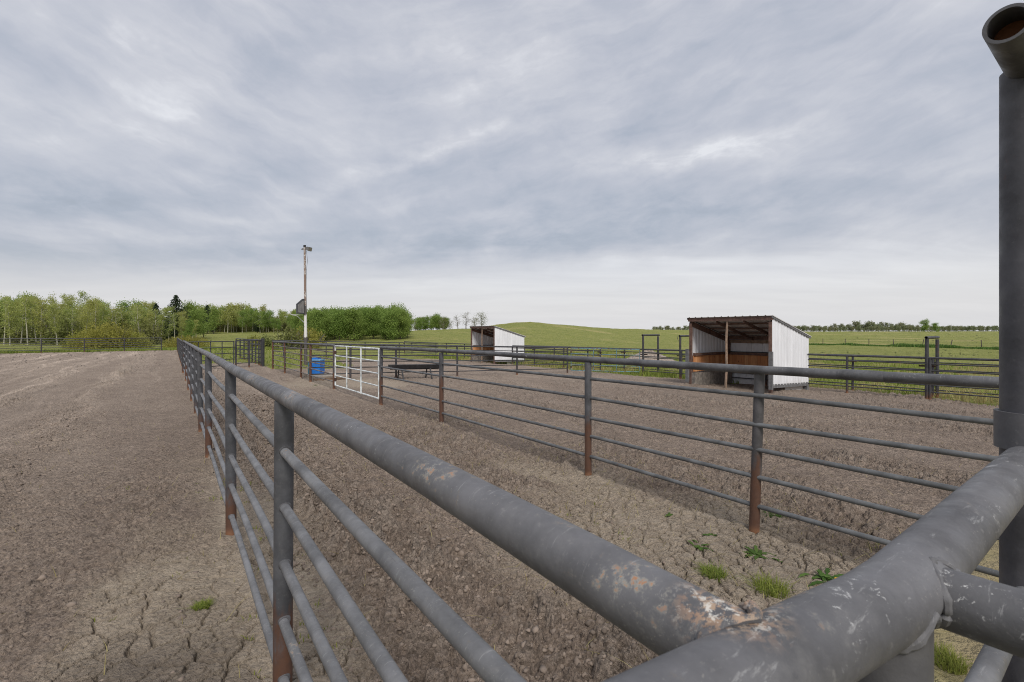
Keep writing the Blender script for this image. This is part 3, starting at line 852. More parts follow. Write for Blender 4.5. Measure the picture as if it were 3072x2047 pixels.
# ------------------------------------------------------------------ the corner in the foreground
def corner():
    root = thing('corner_fence', 'thick grey pipe elbow with white droppings crossing the bottom right corner', 'fence', P(0.60, 0.177))
    # cross pipe: nearer end lies a little lower and further off, kinked over the corner post
    pts = [PA(-0.45, 0.268, EYE - 0.250), PA(0.0, 0.232, EYE - 0.270), PA(0.30, 0.205, EYE - 0.283), PA(0.52, 0.186, EYE - 0.294),
           PA(0.60, 0.178, EYE - 0.298), PA(0.68, 0.174, EYE - 0.299), PA(1.0, 0.174, EYE - 0.299), PA(1.64, 0.174, EYE - 0.299)]
    bm = bmesh.new(); tube(bm, dense(pts, 0.06), 0.0378, 48)
    tr = part('top_rail', bm, M['corner_pipe'], root)
    # branch pipe towards the right edge
    bm = bmesh.new(); tube(bm, dense([PA(0.725, 0.160, EYE - 0.309), PA(0.725, -1.6, EYE - 0.262)], 0.08), 0.0335, 40)
    part('branch_pipe', bm, M['corner_pipe'], root)
    # lumpy weld beads where round pipes meet
    def bead(name, fn, r=0.0045, n=64):
        bm = bmesh.new()
        pts = [fn(2 * math.pi * k / n) for k in range(n + 1)]
        tube(bm, pts, [r * random.uniform(0.65, 1.35) for _ in pts], 8, False)
        part(name, bm, M['corner_pipe'], root)
    RA, RC = 0.0376, 0.0378
    zc, vc = EYE - 0.2865, 0.197
    bead('weld_bead', lambda a: PA(U_A + (RA + .001) * math.cos(a), vc + math.sqrt(max(0, RC ** 2 - (min(RC, abs((RA) * math.sin(a)))) ** 2)) * 0.93 + 0.003, zc + (RA + .001) * math.sin(a)), 0.0055)
    bead('weld_bead', lambda a: PA(0.725 + 0.0345 * math.cos(a), V_C - math.sqrt(max(0, RC ** 2 - (0.0335 * math.sin(a)) ** 2)) - 0.002, EYE - 0.305 + 0.0345 * math.sin(a)))
    bead('weld_bead', lambda a: PA(0.655 + 0.0386 * math.cos(a), 0.176 + 0.0386 * math.sin(a), EYE - 0.299 - math.sqrt(max(0, RC ** 2 - (min(RC, abs(0.0378 * math.sin(a)))) ** 2)) - 0.002))
    # post below the corner
    bm = bmesh.new(); tube(bm, [P(0.655, 0.176, -0.15), PA(0.655, 0.176, EYE - 0.31)], 0.0378, 40)
    part('post', bm, M['tall2'], root)
    for h in (1.147, 0.90, 0.65, 0.40, 0.16):
        bm = bmesh.new()
        tube(bm, [PA(0.66, 0.174, h), PA(1.60, 0.174, h)], 0.0185, 28)
        part('rail', bm, M['rail'], root)
        bm = bmesh.new()
        tube(bm, [PA(-0.45, 0.25, h + 0.02), PA(0.64, 0.178, h)], 0.0185, 28)
        part('rail', bm, M['rail'], root)
    return root
corner()

def pipe_open(bm, a, b, r, wall, seg=40):
    """pipe with open mouths and wall thickness"""
    a = Vector(a); b = Vector(b); d = (b - a).normalized()
    ref = Vector((0, 0, 1)) if abs(d.z) < 0.9 else Vector((1, 0, 0))
    n1 = (ref - d * ref.dot(d)).normalized(); n2 = d.cross(n1)
    def ring(c, rr): return [bm.verts.new(c + (n1 * math.cos(2 * math.pi * k / seg) + n2 * math.sin(2 * math.pi * k / seg)) * rr) for k in range(seg)]
    o1, o2, i1, i2 = ring(a, r), ring(b, r), ring(a, r - wall), ring(b, r - wall)
    for k in range(seg):
        j = (k + 1) % seg
        bm.faces.new((o1[k], o1[j], o2[j], o2[k]))
        bm.faces.new((i1[j], i1[k], i2[k], i2[j]))
        bm.faces.new((o1[j], o1[k], i1[k], i1[j]))
        bm.faces.new((o2[k], o2[j], i2[j], i2[k]))

def tall_frame():
    root = thing('gate_frame', 'tall dark pipe gate post at the right edge with an open-ended header pipe on top', 'gate frame', P(1.63, V_C))
    bm = bmesh.new(); tube(bm, [P(1.63, V_C, -0.15), PA(1.63, V_C, 0.8), PA(1.63, V_C, 2.368)], 0.048, 40)
    part('post', bm, M['tall'], root)
    bm = bmesh.new(); pipe_open(bm, PA(1.63, V_C, 1.475), PA(1.63, V_C, 1.562), 0.0575, 0.0085)
    part('collar', bm, M['tall2'], root)
    bm = bmesh.new(); pipe_open(bm, PA(1.36, V_C, 2.372), PA(3.2, V_C, 2.372), 0.0365, 0.0062, 48)
    hd = part('header_pipe', bm, M['tall2'], root)
    bm = bmesh.new(); tube(bm, [PA(1.43, V_C, 2.372), PA(1.435, V_C, 2.372)], 0.0302, 32)
    part('rusty_plug', bm, M['rust'], hd)
    bm = bmesh.new(); tube(bm, [P(3.05, V_C, -0.15), PA(3.05, V_C, 2.368)], 0.048, 32)
    part('post', bm, M['tall'], root)
tall_frame()

# ------------------------------------------------------------------ alley fence (B) with its silver gate
bf = pipe_fence('pipe_fence', 'grey pipe fence with thin rails on the alley far side, right of the silver gate',
           [(U_B, 11.1), (U_B, 7.92), (U_B, 4.07), (U_B, on_u(2262, U_B)), (U_B, 0.32)], 1.44, HB, (M['mid_pipe'], M['mid_rail'], M['alley_post']),
           seg=20, post_top=1.42)
bm = bmesh.new(); tube(bm, [P(U_B, 1.42, 1.44), P(U_B, 1.36, 1.44), P(U_B, 1.17, 1.44), P(U_B, 1.13, 1.44)], [0.037, 0.0415, 0.0415, 0.037], 24)
part('pipe_sleeve', bm, M['mid_pipe'], bf)
for c_ in bf.children:
    if c_.name.startswith('post') and abs(c_.location.x + bf.location.x - W(U_B, on_u(2262, U_B))[0]) < 0.01: 
        c_.rotation_euler = (0.0, 0.035, 0.0); c_.data = c_.data.copy(); c_.data.materials[0] = M['rust_run_post']
pipe_fence('pipe_fence', 'brown rusted pipe fence beside the blue waterer, left of the silver gate',
           [(U_B, 26.3), (U_B, 23.2), (U_B, 19.9), (U_B, 18.3), (U_B, 15.2)], 1.41, HB, (M['mid_pipe'], M['rusty_rail'], M['rusty_post']),
           seg=12)

def swing_gate(name, label, a, b, h0, h1, nbar, nmid, m, r=0.020, lat=None, midu=True):
    root = thing(name, label, 'gate', P(*a))
    A, B = P(*a), P(*b)
    def at(t, h): return A.lerp(B, t) + Vector((0, 0, h))
    bm = bmesh.new()
    tube(bm, [at(0, h0), at(0, h1)], r, 14); tube(bm, [at(1, h0), at(1, h1)], r, 14)
    tube(bm, [at(0, h1), at(1, h1)], r, 14); tube(bm, [at(0, h0), at(1, h0)], r, 14)
    part('frame', bm, m, root)
    for k in range(1, nbar - 1):
        bm = bmesh.new(); h = h0 + (h1 - h0) * k / (nbar - 1)
        tube(bm, [at(0, h), at(1, h)], r * 0.85, 12); part('bar', bm, m, root)
    for k in range(nmid):
        bm = bmesh.new(); t = (k + 1) / (nmid + 1)
        off = Vector((-0.809, -0.588, 0)) * r * 1.2 if midu else Vector((0, 0, 0))
        tube(bm, [at(t, h0) + off, at(t, h1) + off], r * 0.9, 12); part('brace', bm, m, root)
    for h in (h0 + 0.18, h1 - 0.2):
        bm = bmesh.new(); tube(bm, [at(0, h - 0.05), at(0, h + 0.05)], r * 1.7, 10); part('hinge', bm, M['bracket'], root)
    return root
gt = swing_gate('metal_gate', 'silver painted pipe gate of five bars hung in the alley fence', (U_B, 15.05), (U_B, 11.24), 0.17, 1.40, 5, 2, M['white_gate'], 0.023)
bm = bmesh.new(); box(bm, P(U_B, 11.2, 1.05) , (0.05, 0.12, 0.10), Matrix.Rotation(RZ, 3, 'Z'))
part('latch', bm, M['white_gate'], gt)

# ------------------------------------------------------------------ pens beyond
dk = (M['dark_pipe'], M['dark_pipe'], M['dark_post'])
pipe_fence('pipe_fence', 'dark pipe fence behind the black feed trough dividing the two pens',
           [(u, V_F) for u in (5.7, 7.6, on_v(1372, V_F), on_v(1551, V_F), on_v(1702, V_F))], 1.40, HB, dk,
           ends=((U_B, V_F), None), r_rail=0.022)
gv = [-6.0, -3.0, -0.2, on_u(2790, U_G), on_u(2541, U_G), 9.7, on_u(2045, U_G), on_u(1930, U_G)]
pipe_fence('pipe_fence', 'dark pipe fence round the right side of the near pen, passing behind the near shelter',
           [(U_G, v) for v in gv], 1.40, HB, dk, r_rail=0.021)
ov = [-6.5, -3.4, -0.6, on_u(2798, U_O), on_u(2558, U_O), 9.2, 12.3, on_u(1976, U_O), 18.5, 21.5, 24.8, 28.2, 31.6, on_u(1393, U_O), on_u(1339, U_O), 43, on_u(1236, U_O), 51]
pipe_fence('pipe_fence', 'outermost dark pipe fence with bracketed posts along the edge of the pasture',
           [(U_O, v) for v in ov], 1.38, HB, dk, r_rail=0.021, bracket_every=1)
pipe_fence('pipe_fence', 'dark pipe fence of the far pen in front of the far white shelter',
           [(U_G, v) for v in (19.2, 22.4, 25.4, 28.0)], 1.38, HB, dk, r_rail=0.021, bracket_every=2, bracket_dir=RZ + math.pi / 2)
pipe_fence('pipe_fence', 'far dark pipe fence closing the second pen under the hedge',
           [(u, 40.0) for u in (7.0, 10.2, 13.4, 16.5)], 1.38, HB, dk, ends=((6.2, 40.0), (U_G, 40.0)), r_rail=0.022, bracket_every=1, bracket_dir=RZ)
def far_fence():
    posts = []
    for i in range(-14, 4):
        u = on_v(484, 65.4) + (i - 3 + 0) * 3.2
        posts.append((u, 65.4))
    pipe_fence('pipe_fence', 'long dark pipe fence across the far end of the arena before the willow bushes',
               posts, 1.42, HB, dk, ends=(None, (U_A, 65.4)) if False else None, r_top=0.045, r_rail=0.026, r_post=0.05, bracket_every=1, bracket_dir=RZ)
far_fence()
pipe_fence('pipe_fence', 'receding dark pipe fence continuing the arena edge past the thick anchor post',
           [(U_A, v) for v in (29.5, 32.7, 35.9, 39.1, 42.3, 45.5, 48.7, 52, 55.2, 58.4, 61.6, 65.0)], 1.42, HB, dk, ends=((U_A, 26.4), None), r_rail=0.024)

# alley end: a hung gate, a short fence, and the run behind it
swing_gate('alley_gate', 'dark pipe gate across the far end of the alley beside the anchor post', (U_A + 0.1, 26.6), (2.55, 28.0), 0.20, 1.42, 5, 3, M['dark_pipe'], 0.024)
ae = pipe_fence('pipe_fence', 'short dark fence panel between the alley gate and the thick black post',
           [(2.65, 28.05), (3.3, 28.45), (3.92, 28.8)], 1.45, HB, dk, r_top=0.034, seg=10)
bm = bmesh.new(); tube(bm, [(0, 0, -0.1), (0, 0, 1.55)], 0.095, 20)
link('anchor_post', mesh('anchor_post', bm, M['black']), ae, P(4.0, 28.85) - ae.location)
pipe_fence('pipe_fence', 'dark pipe fence behind the alley gate running back to the pasture',
           [(4.0, v) for v in (30.2, 31.6, 33.0, 35.0, 37.2, 39.5, 42.0)], 1.45, HB, dk, ends=((4.0, 28.95), None), seg=10, r_rail=0.022)

# teal corner gate and its two far frames
swing_gate('teal_gate', 'weathered teal pipe gate across the back corner of the near pen', (17.5, 18.62), (20.3, 16.25), 0.18, 1.38, 5, 2, M['teal'], 0.021)
def goal(name, label, v, hdr=2.08):
    root = thing(name, label, 'gate frame', P(U_G, v), 'pipe frames spanning the double fence')
    for u in (U_G, U_O):
        bm = bmesh.new(); tube(bm, [P(u, v, -0.1), P(u, v, hdr - 0.04)], 0.052, 16); part('post', bm, M['dark_post'], root)
    bm = bmesh.new(); a, b = P(U_G - 0.08, v, hdr), P(U_O + 0.10, v, hdr); b.z = a.z
    pipe_open(bm, a, b, 0.047, 0.008, 20); part('header_pipe', bm, M['dark_pipe'], root)
    for h in (0.50, 1.13):
        for u in (U_G,):
            b2 = bmesh.new(); box(b2, (0, 0, 0), (0.44, 0.05, 0.055))
            link('bracket', mesh('bracket', b2, M['bracket'], False), root, P(u + 0.06, v, h) - root.location, (0, 0, RZ + math.pi / 2))
goal('gate_frame', 'dark pipe frame above the fence at right, in front of the pasture', on_u(2790, U_G) + 0.08)
goal('gate_frame', 'dark pipe frame rising beside the left front corner of the near shelter', on_u(2045, U_G) + 0.08, 2.12)
goal('gate_frame', 'dark pipe frame rising in front of the gravel mound', on_u(1934, U_G) + 0.10, 2.16)

# ------------------------------------------------------------------ shelters
def ribbed(bm, p0, p1, z0, z1f, pitch=0.235, depth=0.02, inward=1):
    """vertical ribbed sheet from p0 to p1 (2D), bottom z0(t), top z1f(t)"""
    a = Vector((*p0, 0)); b = Vector((*p1, 0)); d = b - a; L = d.length; d.normalize()
    n = Vector((-d.y, d.x, 0)) * inward
    prof = []
    k = 0.0
    while k < L:
        for du, dd in ((0.0, 0), (0.085, 0), (0.10, depth), (0.125, depth), (0.14, 0), (0.175, 0), (0.18, depth * .35), (0.19, 0)):
            if k + du < L: prof.append((k + du, dd))
        k += pitch
    prof.append((L, 0))
    lo, hi = [], []
    for q, dd in prof:
        t = q / L
        base = a + d * q + n * dd
        lo.append(bm.verts.new((base.x, base.y, z0(t)))); hi.append(bm.verts.new((base.x, base.y, z1f(t))))
    for i in range(len(prof) - 1):
        bm.faces.new((lo[i], lo[i + 1], hi[i + 1], hi[i]))

def shelter(label, u0, v0, wid=3.33, dep=3.05, front_h=2.78, back_h=2.04, grey_feet=True):
    """local frame: x along the open front (towards the viewer's right), y to the back, z up"""
    x0, y0 = W(u0, v0)
    xm, ym = W(u0, v0 - wid / 2); 
    root = thing('loafing_shed', label, 'animal shelter', (x0, y0, gz(xm, ym)), None)
    root.rotation_euler = (0, 0, math.atan2(-0.809, 0.588))
    def add(name, bm, m, parent=root, sm=True): return link(name, mesh(name, bm, m, sm, 30), parent)
    top = lambda y: front_h + (back_h - front_h) * y / dep
    # side walls (outer skin clear of the ground)
    for nm, x, inw, gap in (('side_wall', wid, -1, 0.28), ('side_wall', 0.0, 1, 0.22)):
        bm = bmesh.new()
        ribbed(bm, (x, 0.02), (x, dep - 0.02), lambda t: gap - 0.10 * t, lambda t: top(0.02 + t * (dep - 0.04)) - 0.05, inward=inw)
        o = add(nm, bm, M['white_sheet'], sm=False)
        md = o.modifiers.new('thickness', 'SOLIDIFY'); md.thickness = 0.004; md.offset = 0
    bm = bmesh.new()
    ribbed(bm, (0.02, dep), (wid - 0.02, dep), lambda t: -0.12, lambda t: back_h + 0.015, inward=1)
    o = add('back_wall', bm, M['white_sheet'], sm=False)
    md = o.modifiers.new('thickness', 'SOLIDIFY'); md.thickness = 0.004; md.offset = 0
    # roof: ribbed sheet running front to back
    bm = bmesh.new()
    prof = []
    k = -0.06
    while k < wid + 0.05:
        for du, dd in ((0, 0), (0.09, 0), (0.11, 0.024), (0.14, 0.024), (0.16, 0)): prof.append((min(k + du, wid + 0.06), dd))
        k += 0.28
    prof.append((wid + 0.06, 0))
    rows = []
    for y in (-0.09, dep * 0.33, dep * 0.66, dep + 0.10):
        rows.append([bm.verts.new((x, y, top(y) + dd)) for x, dd in prof])
    for r in range(3):
        for i in range(len(prof) - 1):
            if prof[i + 1][0] > prof[i][0] or True:
                bm.faces.new((rows[r][i], rows[r][i + 1], rows[r + 1][i + 1], rows[r + 1][i]))
    rf = add('roof', bm, M['roof_sheet'], sm=False)
    md = rf.modifiers.new('thickness', 'SOLIDIFY'); md.thickness = 0.006; md.offset = 0
    # trim on the roof edge over the right-hand wall
    bm = bmesh.new()
    for x in (wid + 0.035, -0.035):
        vs = [bm.verts.new((x + dx, y, top(y) + dz)) for y in (-0.08, dep + 0.08) for dx, dz in ((-0.012, -0.075), (0.012, -0.075), (0.012, 0.006), (-0.012, 0.006))]
        for k in range(4): bm.faces.new((vs[k], vs[(k + 1) % 4], vs[4 + (k + 1) % 4], vs[4 + k]))
        bm.faces.new(vs[:4][::-1]); bm.faces.new(vs[4:])
    add('edge_trim', bm, M['grey_wood'], rf)
    # front beam, back beam
    bm = bmesh.new(); box(bm, (wid / 2, -0.02, top(0) - 0.075), (wid + 0.06, 0.045, 0.12)); add('front_beam', bm, M['brown_wood'])
    bm = bmesh.new(); box(bm, (wid / 2, dep - 0.07, back_h - 0.085), (wid - 0.04, 0.05, 0.16)); add('back_beam', bm, M['brown_wood'])
    bm = bmesh.new(); box(bm, (wid / 2, dep - 0.062, back_h - 0.25), (wid - 0.16, 0.03, 0.14)); add('back_board', bm, M['pale_wood'])
    sl = math.atan2(back_h - front_h, dep)
    L = math.hypot(dep, front_h - back_h) - 0.12
    for x, hh in ((0.05, 0.20), (wid * 0.35, 0.11), (wid * 0.68, 0.11), (wid - 0.05, 0.20)):
        bm = bmesh.new(); box(bm, (x, dep / 2, top(dep / 2) - 0.105 - hh / 2), (0.045, L, hh), Matrix.Rotation(sl, 3, 'X')); add('rafter', bm, M['brown_wood'])
    for y in (0.75, 1.5, 2.25):
        bm = bmesh.new(); box(bm, (wid / 2, y, top(y) - 0.062), (wid - 0.1, 0.09, 0.045), Matrix.Rotation(sl, 3, 'X')); add('purlin', bm, M['brown_wood'])
    # corner posts
    for x, y in ((0.06, 0.03), (wid - 0.06, 0.03), (0.08, dep - 0.08), (wid - 0.08, dep - 0.08)):
        bm = bmesh.new(); h = top(y) - 0.2; box(bm, (x, y, h / 2 - 0.05), (0.10, 0.09, h + 0.1)); add('corner_post', bm, M['brown_wood'])
    bm = bmesh.new(); box(bm, (wid - 0.75, dep - 0.07, 1.0), (0.10, 0.07, 2.0 - 0.3)); add('wall_stud', bm, M['brown_wood'])
    # round log in the middle of the open front
    bm = bmesh.new(); tube(bm, [(wid * 0.48 - 0.03, 0.02, -0.1), (wid * 0.487, 0.02, 0.9), (wid * 0.483, 0.01, 1.9), (wid * 0.495, 0.02, front_h - 0.16)], [0.05, 0.046, 0.047, 0.042], 14)
    add('front_log', bm, M['raw_wood'])
    if grey_feet:
        for x in (-0.035, wid + 0.0):
            bm = bmesh.new(); box(bm, (x, -0.075, 0.82), (0.13, 0.085, 1.36)); add('kick_post', bm, M['grey_wood'])
    # lining boards
    bm = bmesh.new(); tl = bm.verts.layers.float.new('tint')
    def planks(a, b, n, zb, zt, nrm):
        a = Vector(a); b = Vector(b)
        for k in range(n):
            c = a.lerp(b, (k + 0.5) / n)
            w_ = (b - a).length / n - 0.008
            ang = math.atan2((b - a).y, (b - a).x)
            vs = box(bm, (c.x, c.y, (zb + zt) / 2 + random.uniform(-.008, .008)), (w_, 0.03, zt - zb), Matrix.Rotation(ang, 3, 'Z'))
            t_ = random.random()
            for q in vs: q[tl] = t_
    planks((0.12, dep - 0.13), (wid - 0.12, dep - 0.13), 22, 0.40, 1.20, None)
    planks((0.12, 0.10), (0.12, dep - 0.15), 20, 0.56, 1.22, None)
    planks((wid - 0.12, 0.10), (wid - 0.12, dep - 0.15), 20, 0.40, 1.20, None)
    add('lining_boards', bm, M['planks'], sm=False)
    bm = bmesh.new()
    box(bm, (wid / 2, dep - 0.16, 1.255), (wid - 0.2, 0.09, 0.11)); add('lining_cap', bm, M['brown_wood'])
    bm = bmesh.new()
    box(bm, (0.145, dep / 2 - 0.03, 1.275), (0.09, dep - 0.30, 0.11)); add('lining_cap', bm, M['brown_wood'])
    # skids and blocks under the walls
    bm = bmesh.new(); box(bm, (wid - 0.02, dep / 2, 0.20), (0.07, dep - 0.06, 0.14), Matrix.Rotation(-0.035, 3, 'X')); add('skid', bm, M['grey_wood'])
    bm = bmesh.new(); box(bm, (wid - 0.13, dep * 0.70, 0.0), (0.012, dep * 0.52, 0.24)); add('skirt_sheet', bm, M['roof_sheet'])
    for y in (dep - 0.14, ):
        bm = bmesh.new(); box(bm, (wid - 0.03, y, 0.03), (0.12, 0.14, 0.26)); add('foot_block', bm, M['grey_wood'])
    for k in range(5):
        bm = bmesh.new(); vs = box(bm, (0.16, 0.28 + k * 0.58, 0.22), (0.22, 0.55, 0.58)); bmesh.ops.bevel(bm, geom=bm.edges[:], offset=0.02, segments=1)
        add('base_block', bm, M['block'])
    return root
shelter('white ribbed metal shelter with cedar lining nearest in the right-hand pen', 17.45, 11.42)
shelter('small white metal shelter in the far pen below the grassy hill', 18.9, 31.5, dep=2.75, grey_feet=False)

# ------------------------------------------------------------------ trough, waterer, pole, mound
def trough():
    root = thing('feed_trough', 'long black feed trough on splayed legs beside the pen fence', 'feed trough', P(7.6, 18.1))
    a, b = P(on_v(1170, 18.2), 18.2), P(on_v(1316, 18.2), 18.2)
    d = (b - a).normalized(); n = Vector((-d.y, d.x, 0))
    def sec(c, wt, wb, zt, zb, bm, inset=0):
        return [bm.verts.new(c + n * s * w_ + Vector((0, 0, z))) for s, w_, z in ((-1, wt, zt), (-1, wb, zb), (1, wb, zb), (1, wt, zt))]
    bm = bmesh.new()
    z1, z0 = 0.61, 0.45
    o1 = sec(a, 0.22, .13, z1, z0, bm); o2 = sec(b, 0.22, .13, z1, z0, bm)
    i1 = sec(a + d * .04, .19, .10, z1, z0 + .03, bm); i2 = sec(b - d * .04, .19, .10, z1, z0 + .03, bm)
    for k in range(3):
        bm.faces.new((o1[k], o1[k + 1], o2[k + 1], o2[k])); bm.faces.new((i1[k + 1], i1[k], i2[k], i2[k + 1]))
    bm.faces.new((o1[0], o2[0], i2[0], i1[0])); bm.faces.new((o2[3], o1[3], i1[3], i2[3]))
    bm.faces.new(o1); bm.faces.new(o2[::-1]); bm.faces.new(i1[::-1]); bm.faces.new(i2)
    bm.faces.new((o1[0], i1[0], i1[3], o1[3])); bm.faces.new((o2[0], o2[3], i2[3], i2[0]))
    bmesh.ops.recalc_face_normals(bm, faces=bm.faces)
    part('basin', bm, M['black'], root, sm=False)
    for t in (0.20, 0.78):
        c = a.lerp(b, t)
        for sg in (-1, 1):
            bm = bmesh.new(); g = c + n * sg * 0.32 + d * 0.02; g.z = gz(g.x, g.y) - 0.03
            tube(bm, [c + n * sg * 0.15 + Vector((0, 0, z0)), g], 0.028, 10); part('leg', bm, M['black'], root)
        bm = bmesh.new(); tube(bm, [c + n * -0.24 + Vector((0, 0, .2)), c + n * .24 + Vector((0, 0, .2))], 0.018, 8); part('crossbar', bm, M['black'], root)
    bm = bmesh.new(); tube(bm, [a + Vector((0, 0, z0 - .02)), b + Vector((0, 0, z0 - .02))], 0.02, 8); part('bed_rail', bm, M['black'], root)
trough()

def waterer():
    c = P(4.86, 20.6)
    pad = thing('concrete_pad', 'low tan concrete pad under the blue waterer', 'concrete pad', c)
    bm = bmesh.new(); box(bm, P(5.0, 20.2, 0.04), (1.15, 2.1, 0.20), Matrix.Rotation(RZ, 3, 'Z')); bmesh.ops.bevel(bm, geom=bm.edges[:], offset=0.02, segments=2)
    part('slab', bm, M['concrete'], pad)
    bm = bmesh.new(); box(bm, P(5.0, 18.98, 0.05), (1.3, 0.16, 0.10), Matrix.Rotation(RZ + 0.15, 3, 'Z')); bmesh.ops.bevel(bm, geom=bm.edges[:], offset=0.012, segments=1)
    part('edge_beam', bm, M['pale_wood'], pad)
    # a trough shaped cabinet with a rim, lid and float cover
    z0 = 0.15
    root = thing('livestock_waterer', 'bright blue plastic livestock waterer on the concrete pad', 'waterer', c + Vector((0, 0, z0)))
    rot = Matrix.Rotation(RZ - 0.62, 3, 'Z')
    def q(x, y, z): return c + Vector((0, 0, z0)) + rot @ Vector((x, y, z))
    def bxx(name, cc, sz, m, bev=0.015):
        bm = bmesh.new(); box(bm, q(*cc), sz, rot); bmesh.ops.bevel(bm, geom=bm.edges[:], offset=bev, segments=2)
        return part(name, bm, m, root)
    bxx('body', (0.05, 0, 0.28), (0.40, 0.48, 0.56), M['blue'], 0.03)
    bxx('end_cabinet', (-0.22, 0.03, 0.24), (0.13, 0.42, 0.48), M['teal_dull'], 0.02)
    bxx('rim', (0.04, 0, 0.575), (0.43, 0.51, 0.045), M['blue_lid'], 0.012)
    bxx('lid', (0.0, 0, 0.63), (0.26, 0.34, 0.07), M['blue'], 0.02)
    bxx('sticker', (-0.17, -0.225, 0.27), (0.10, 0.008, 0.09), M['sticker'], 0.001)
    bxx('sticker', (0.07, -0.242, 0.50), (0.07, 0.008, 0.03), M['sticker'], 0.001)
waterer()

def light_pole():
    Y = 28.0; X = (917 - 1536) / 1400 * Y
    g = gz(X, Y)
    root = thing('light_pole', 'tall weathered pole with peeling white paint carrying a floodlight and a grey board', 'light pole', (X, Y, g))
    top = 1.75 + (997 - 742) / 1400 * Y - g
    bm = bmesh.new(); tube(bm, [(0, 0, -0.2), (0, 0, 1.7), (-0.02, 0, 3.2), (-0.03, 0, 4.6), (-0.06, 0, top)], [0.10, 0.092, 0.078, 0.068, 0.058], 16)
    link('pole', mesh('pole', bm, M['pole']), root)
    bm = bmesh.new(); tube(bm, [(0, 0, 0), (0, 0, 0.12)], 0.075, 14)
    link('pole_cap', mesh('pole_cap', bm, M['lamp_dark']), root, (-0.06, 0, top))
    # floodlight head, tipped forward, facing right
    bm = bmesh.new()
    vs = box(bm, (0, 0, 0), (0.34, 0.26, 0.24))
    for v_ in bm.verts:
        if v_.co.x < 0: v_.co.y *= 0.6; v_.co.z *= 0.6
    bmesh.ops.bevel(bm, geom=bm.edges[:], offset=0.02, segments=2)
    hd = link('floodlight', mesh('floodlight', bm, M['lamp_grey']), root, (0.17, -0.04, top - 0.10), (0, R(16), R(-22)))
    bm = bmesh.new(); box(bm, (0.172, 0, 0), (0.012, 0.22, 0.20)); link('lens', mesh('lens', bm, M['glass'], False), hd)
    bm = bmesh.new(); tube(bm, [(-0.06, 0, -0.02), (0.0, 0, 0.10), (0.06, 0, 0.02)], 0.016, 8)
    link('yoke', mesh('yoke', bm, M['lamp_dark']), hd, (-0.08, 0, 0))
    bm = bmesh.new(); tube(bm, [(0, 0, 0), (-0.10, 0, 0.03), (-0.15, 0, -0.03)], [0.04, 0.035, 0.05], 10)
    link('photo_sensor', mesh('photo_sensor', bm, M['lamp_grey']), root, (-0.09, 0, top - 0.12))
    bm = bmesh.new()
    tube(bm, [(0.06, -0.03, top - .2), (0.13, -0.05, top - .8), (0.07, -0.07, top - 1.5), (0.06, -0.08, 3.4)], 0.009, 6)
    link('cable', mesh('cable', bm, M['lamp_dark']), root)
    # framed board, seen edge-on at an angle, clipped upper corner
    rot = Matrix.Rotation(R(84), 3, 'Z')
    zb, zt = (997 - 943) / 1400 * Y + 1.75 - g, (997 - 897) / 1400 * Y + 1.75 - g
    wd = 0.80
    outl = [(-wd, zb), (0.0, zb), (0.0, zt), (-0.18, zt - 0.02), (-wd, zt - 0.36)]
    def slab(ol, y0, y1, m, name, par):
        bm = bmesh.new()
        f = [bm.verts.new(rot @ Vector((x, y0, z))) for x, z in ol]; k = [bm.verts.new(rot @ Vector((x, y1, z))) for x, z in ol]
        n = len(ol)
        bm.faces.new(f); bm.faces.new(k[::-1])
        for i in range(n): bm.faces.new((f[i], k[i], k[(i + 1) % n], f[(i + 1) % n]))
        bmesh.ops.recalc_face_normals(bm, faces=bm.faces)
        return link(name, mesh(name, bm, m, False), par, (-0.05, -0.10, 0) if par is root else (0, 0, 0))
    bd = slab(outl, -0.03, 0.03, M['board_rim'], 'board', root)
    inner = [(-wd + .08, zb + .07), (-0.07, zb + .07), (-0.07, zt - .12), (-0.2, zt - .14), (-wd + .08, zt - .42)]
    slab(inner, -0.042, -0.0305, M['board'], 'panel', bd)
    bm = bmesh.new()
    tube(bm, [(-0.02, -0.05, zb - 0.55), (-0.35, -0.35, zb - 0.12), (-0.62, -0.6, zb - .05), (-0.1, -0.15, zb - .06)], 0.018, 8)
    link('bracket_arm', mesh('bracket_arm', bm, M['sticker']), root)
    for k in range(5):
        bm = bmesh.new(); a = k * 2.1; z = 1.9 + k * 0.2
        tube(bm, [(0.085 * math.cos(a), 0.085 * math.sin(a), z), (0.15 * math.cos(a), 0.15 * math.sin(a), z + .04)], 0.016, 6)
        link('step_peg', mesh('step_peg', bm, M['lamp_grey']), root)
light_pole()

def mound():
    Y = 36; X = (1945 - 1536) / 1400 * Y
    bm = bmesh.new()
    n, m_ = 48, 22
    ctr = bm.verts.new((0, 0, 1.0))
    prev = None
    for i in range(1, m_ + 1):
        r = i / m_
        ring = []
        for k in range(n):
            a = 2 * math.pi * k / n
            px, py = 2.6 * r * math.cos(a), 2.0 * r * math.sin(a)
            h = 1.0 * (1 - r) ** 1.15 * (1 + 0.15 * math.sin(a * 2 + 1)) + random.gauss(0, 0.022)
            ring.append(bm.verts.new((px, py, h if i < m_ else -0.08)))
        for k in range(n):
            if prev is None: bm.faces.new((ctr, ring[k], ring[(k + 1) % n]))
            else: bm.faces.new((prev[k], ring[k], ring[(k + 1) % n], prev[(k + 1) % n]))
        prev = ring
    o = link('gravel_mound', mesh('gravel_mound', bm, M['gravel'], False), None, (X, Y, gz(X, Y)))
    tag(o, 'heap of grey gravel in the grass behind the outer fence', 'gravel mound')
mound()

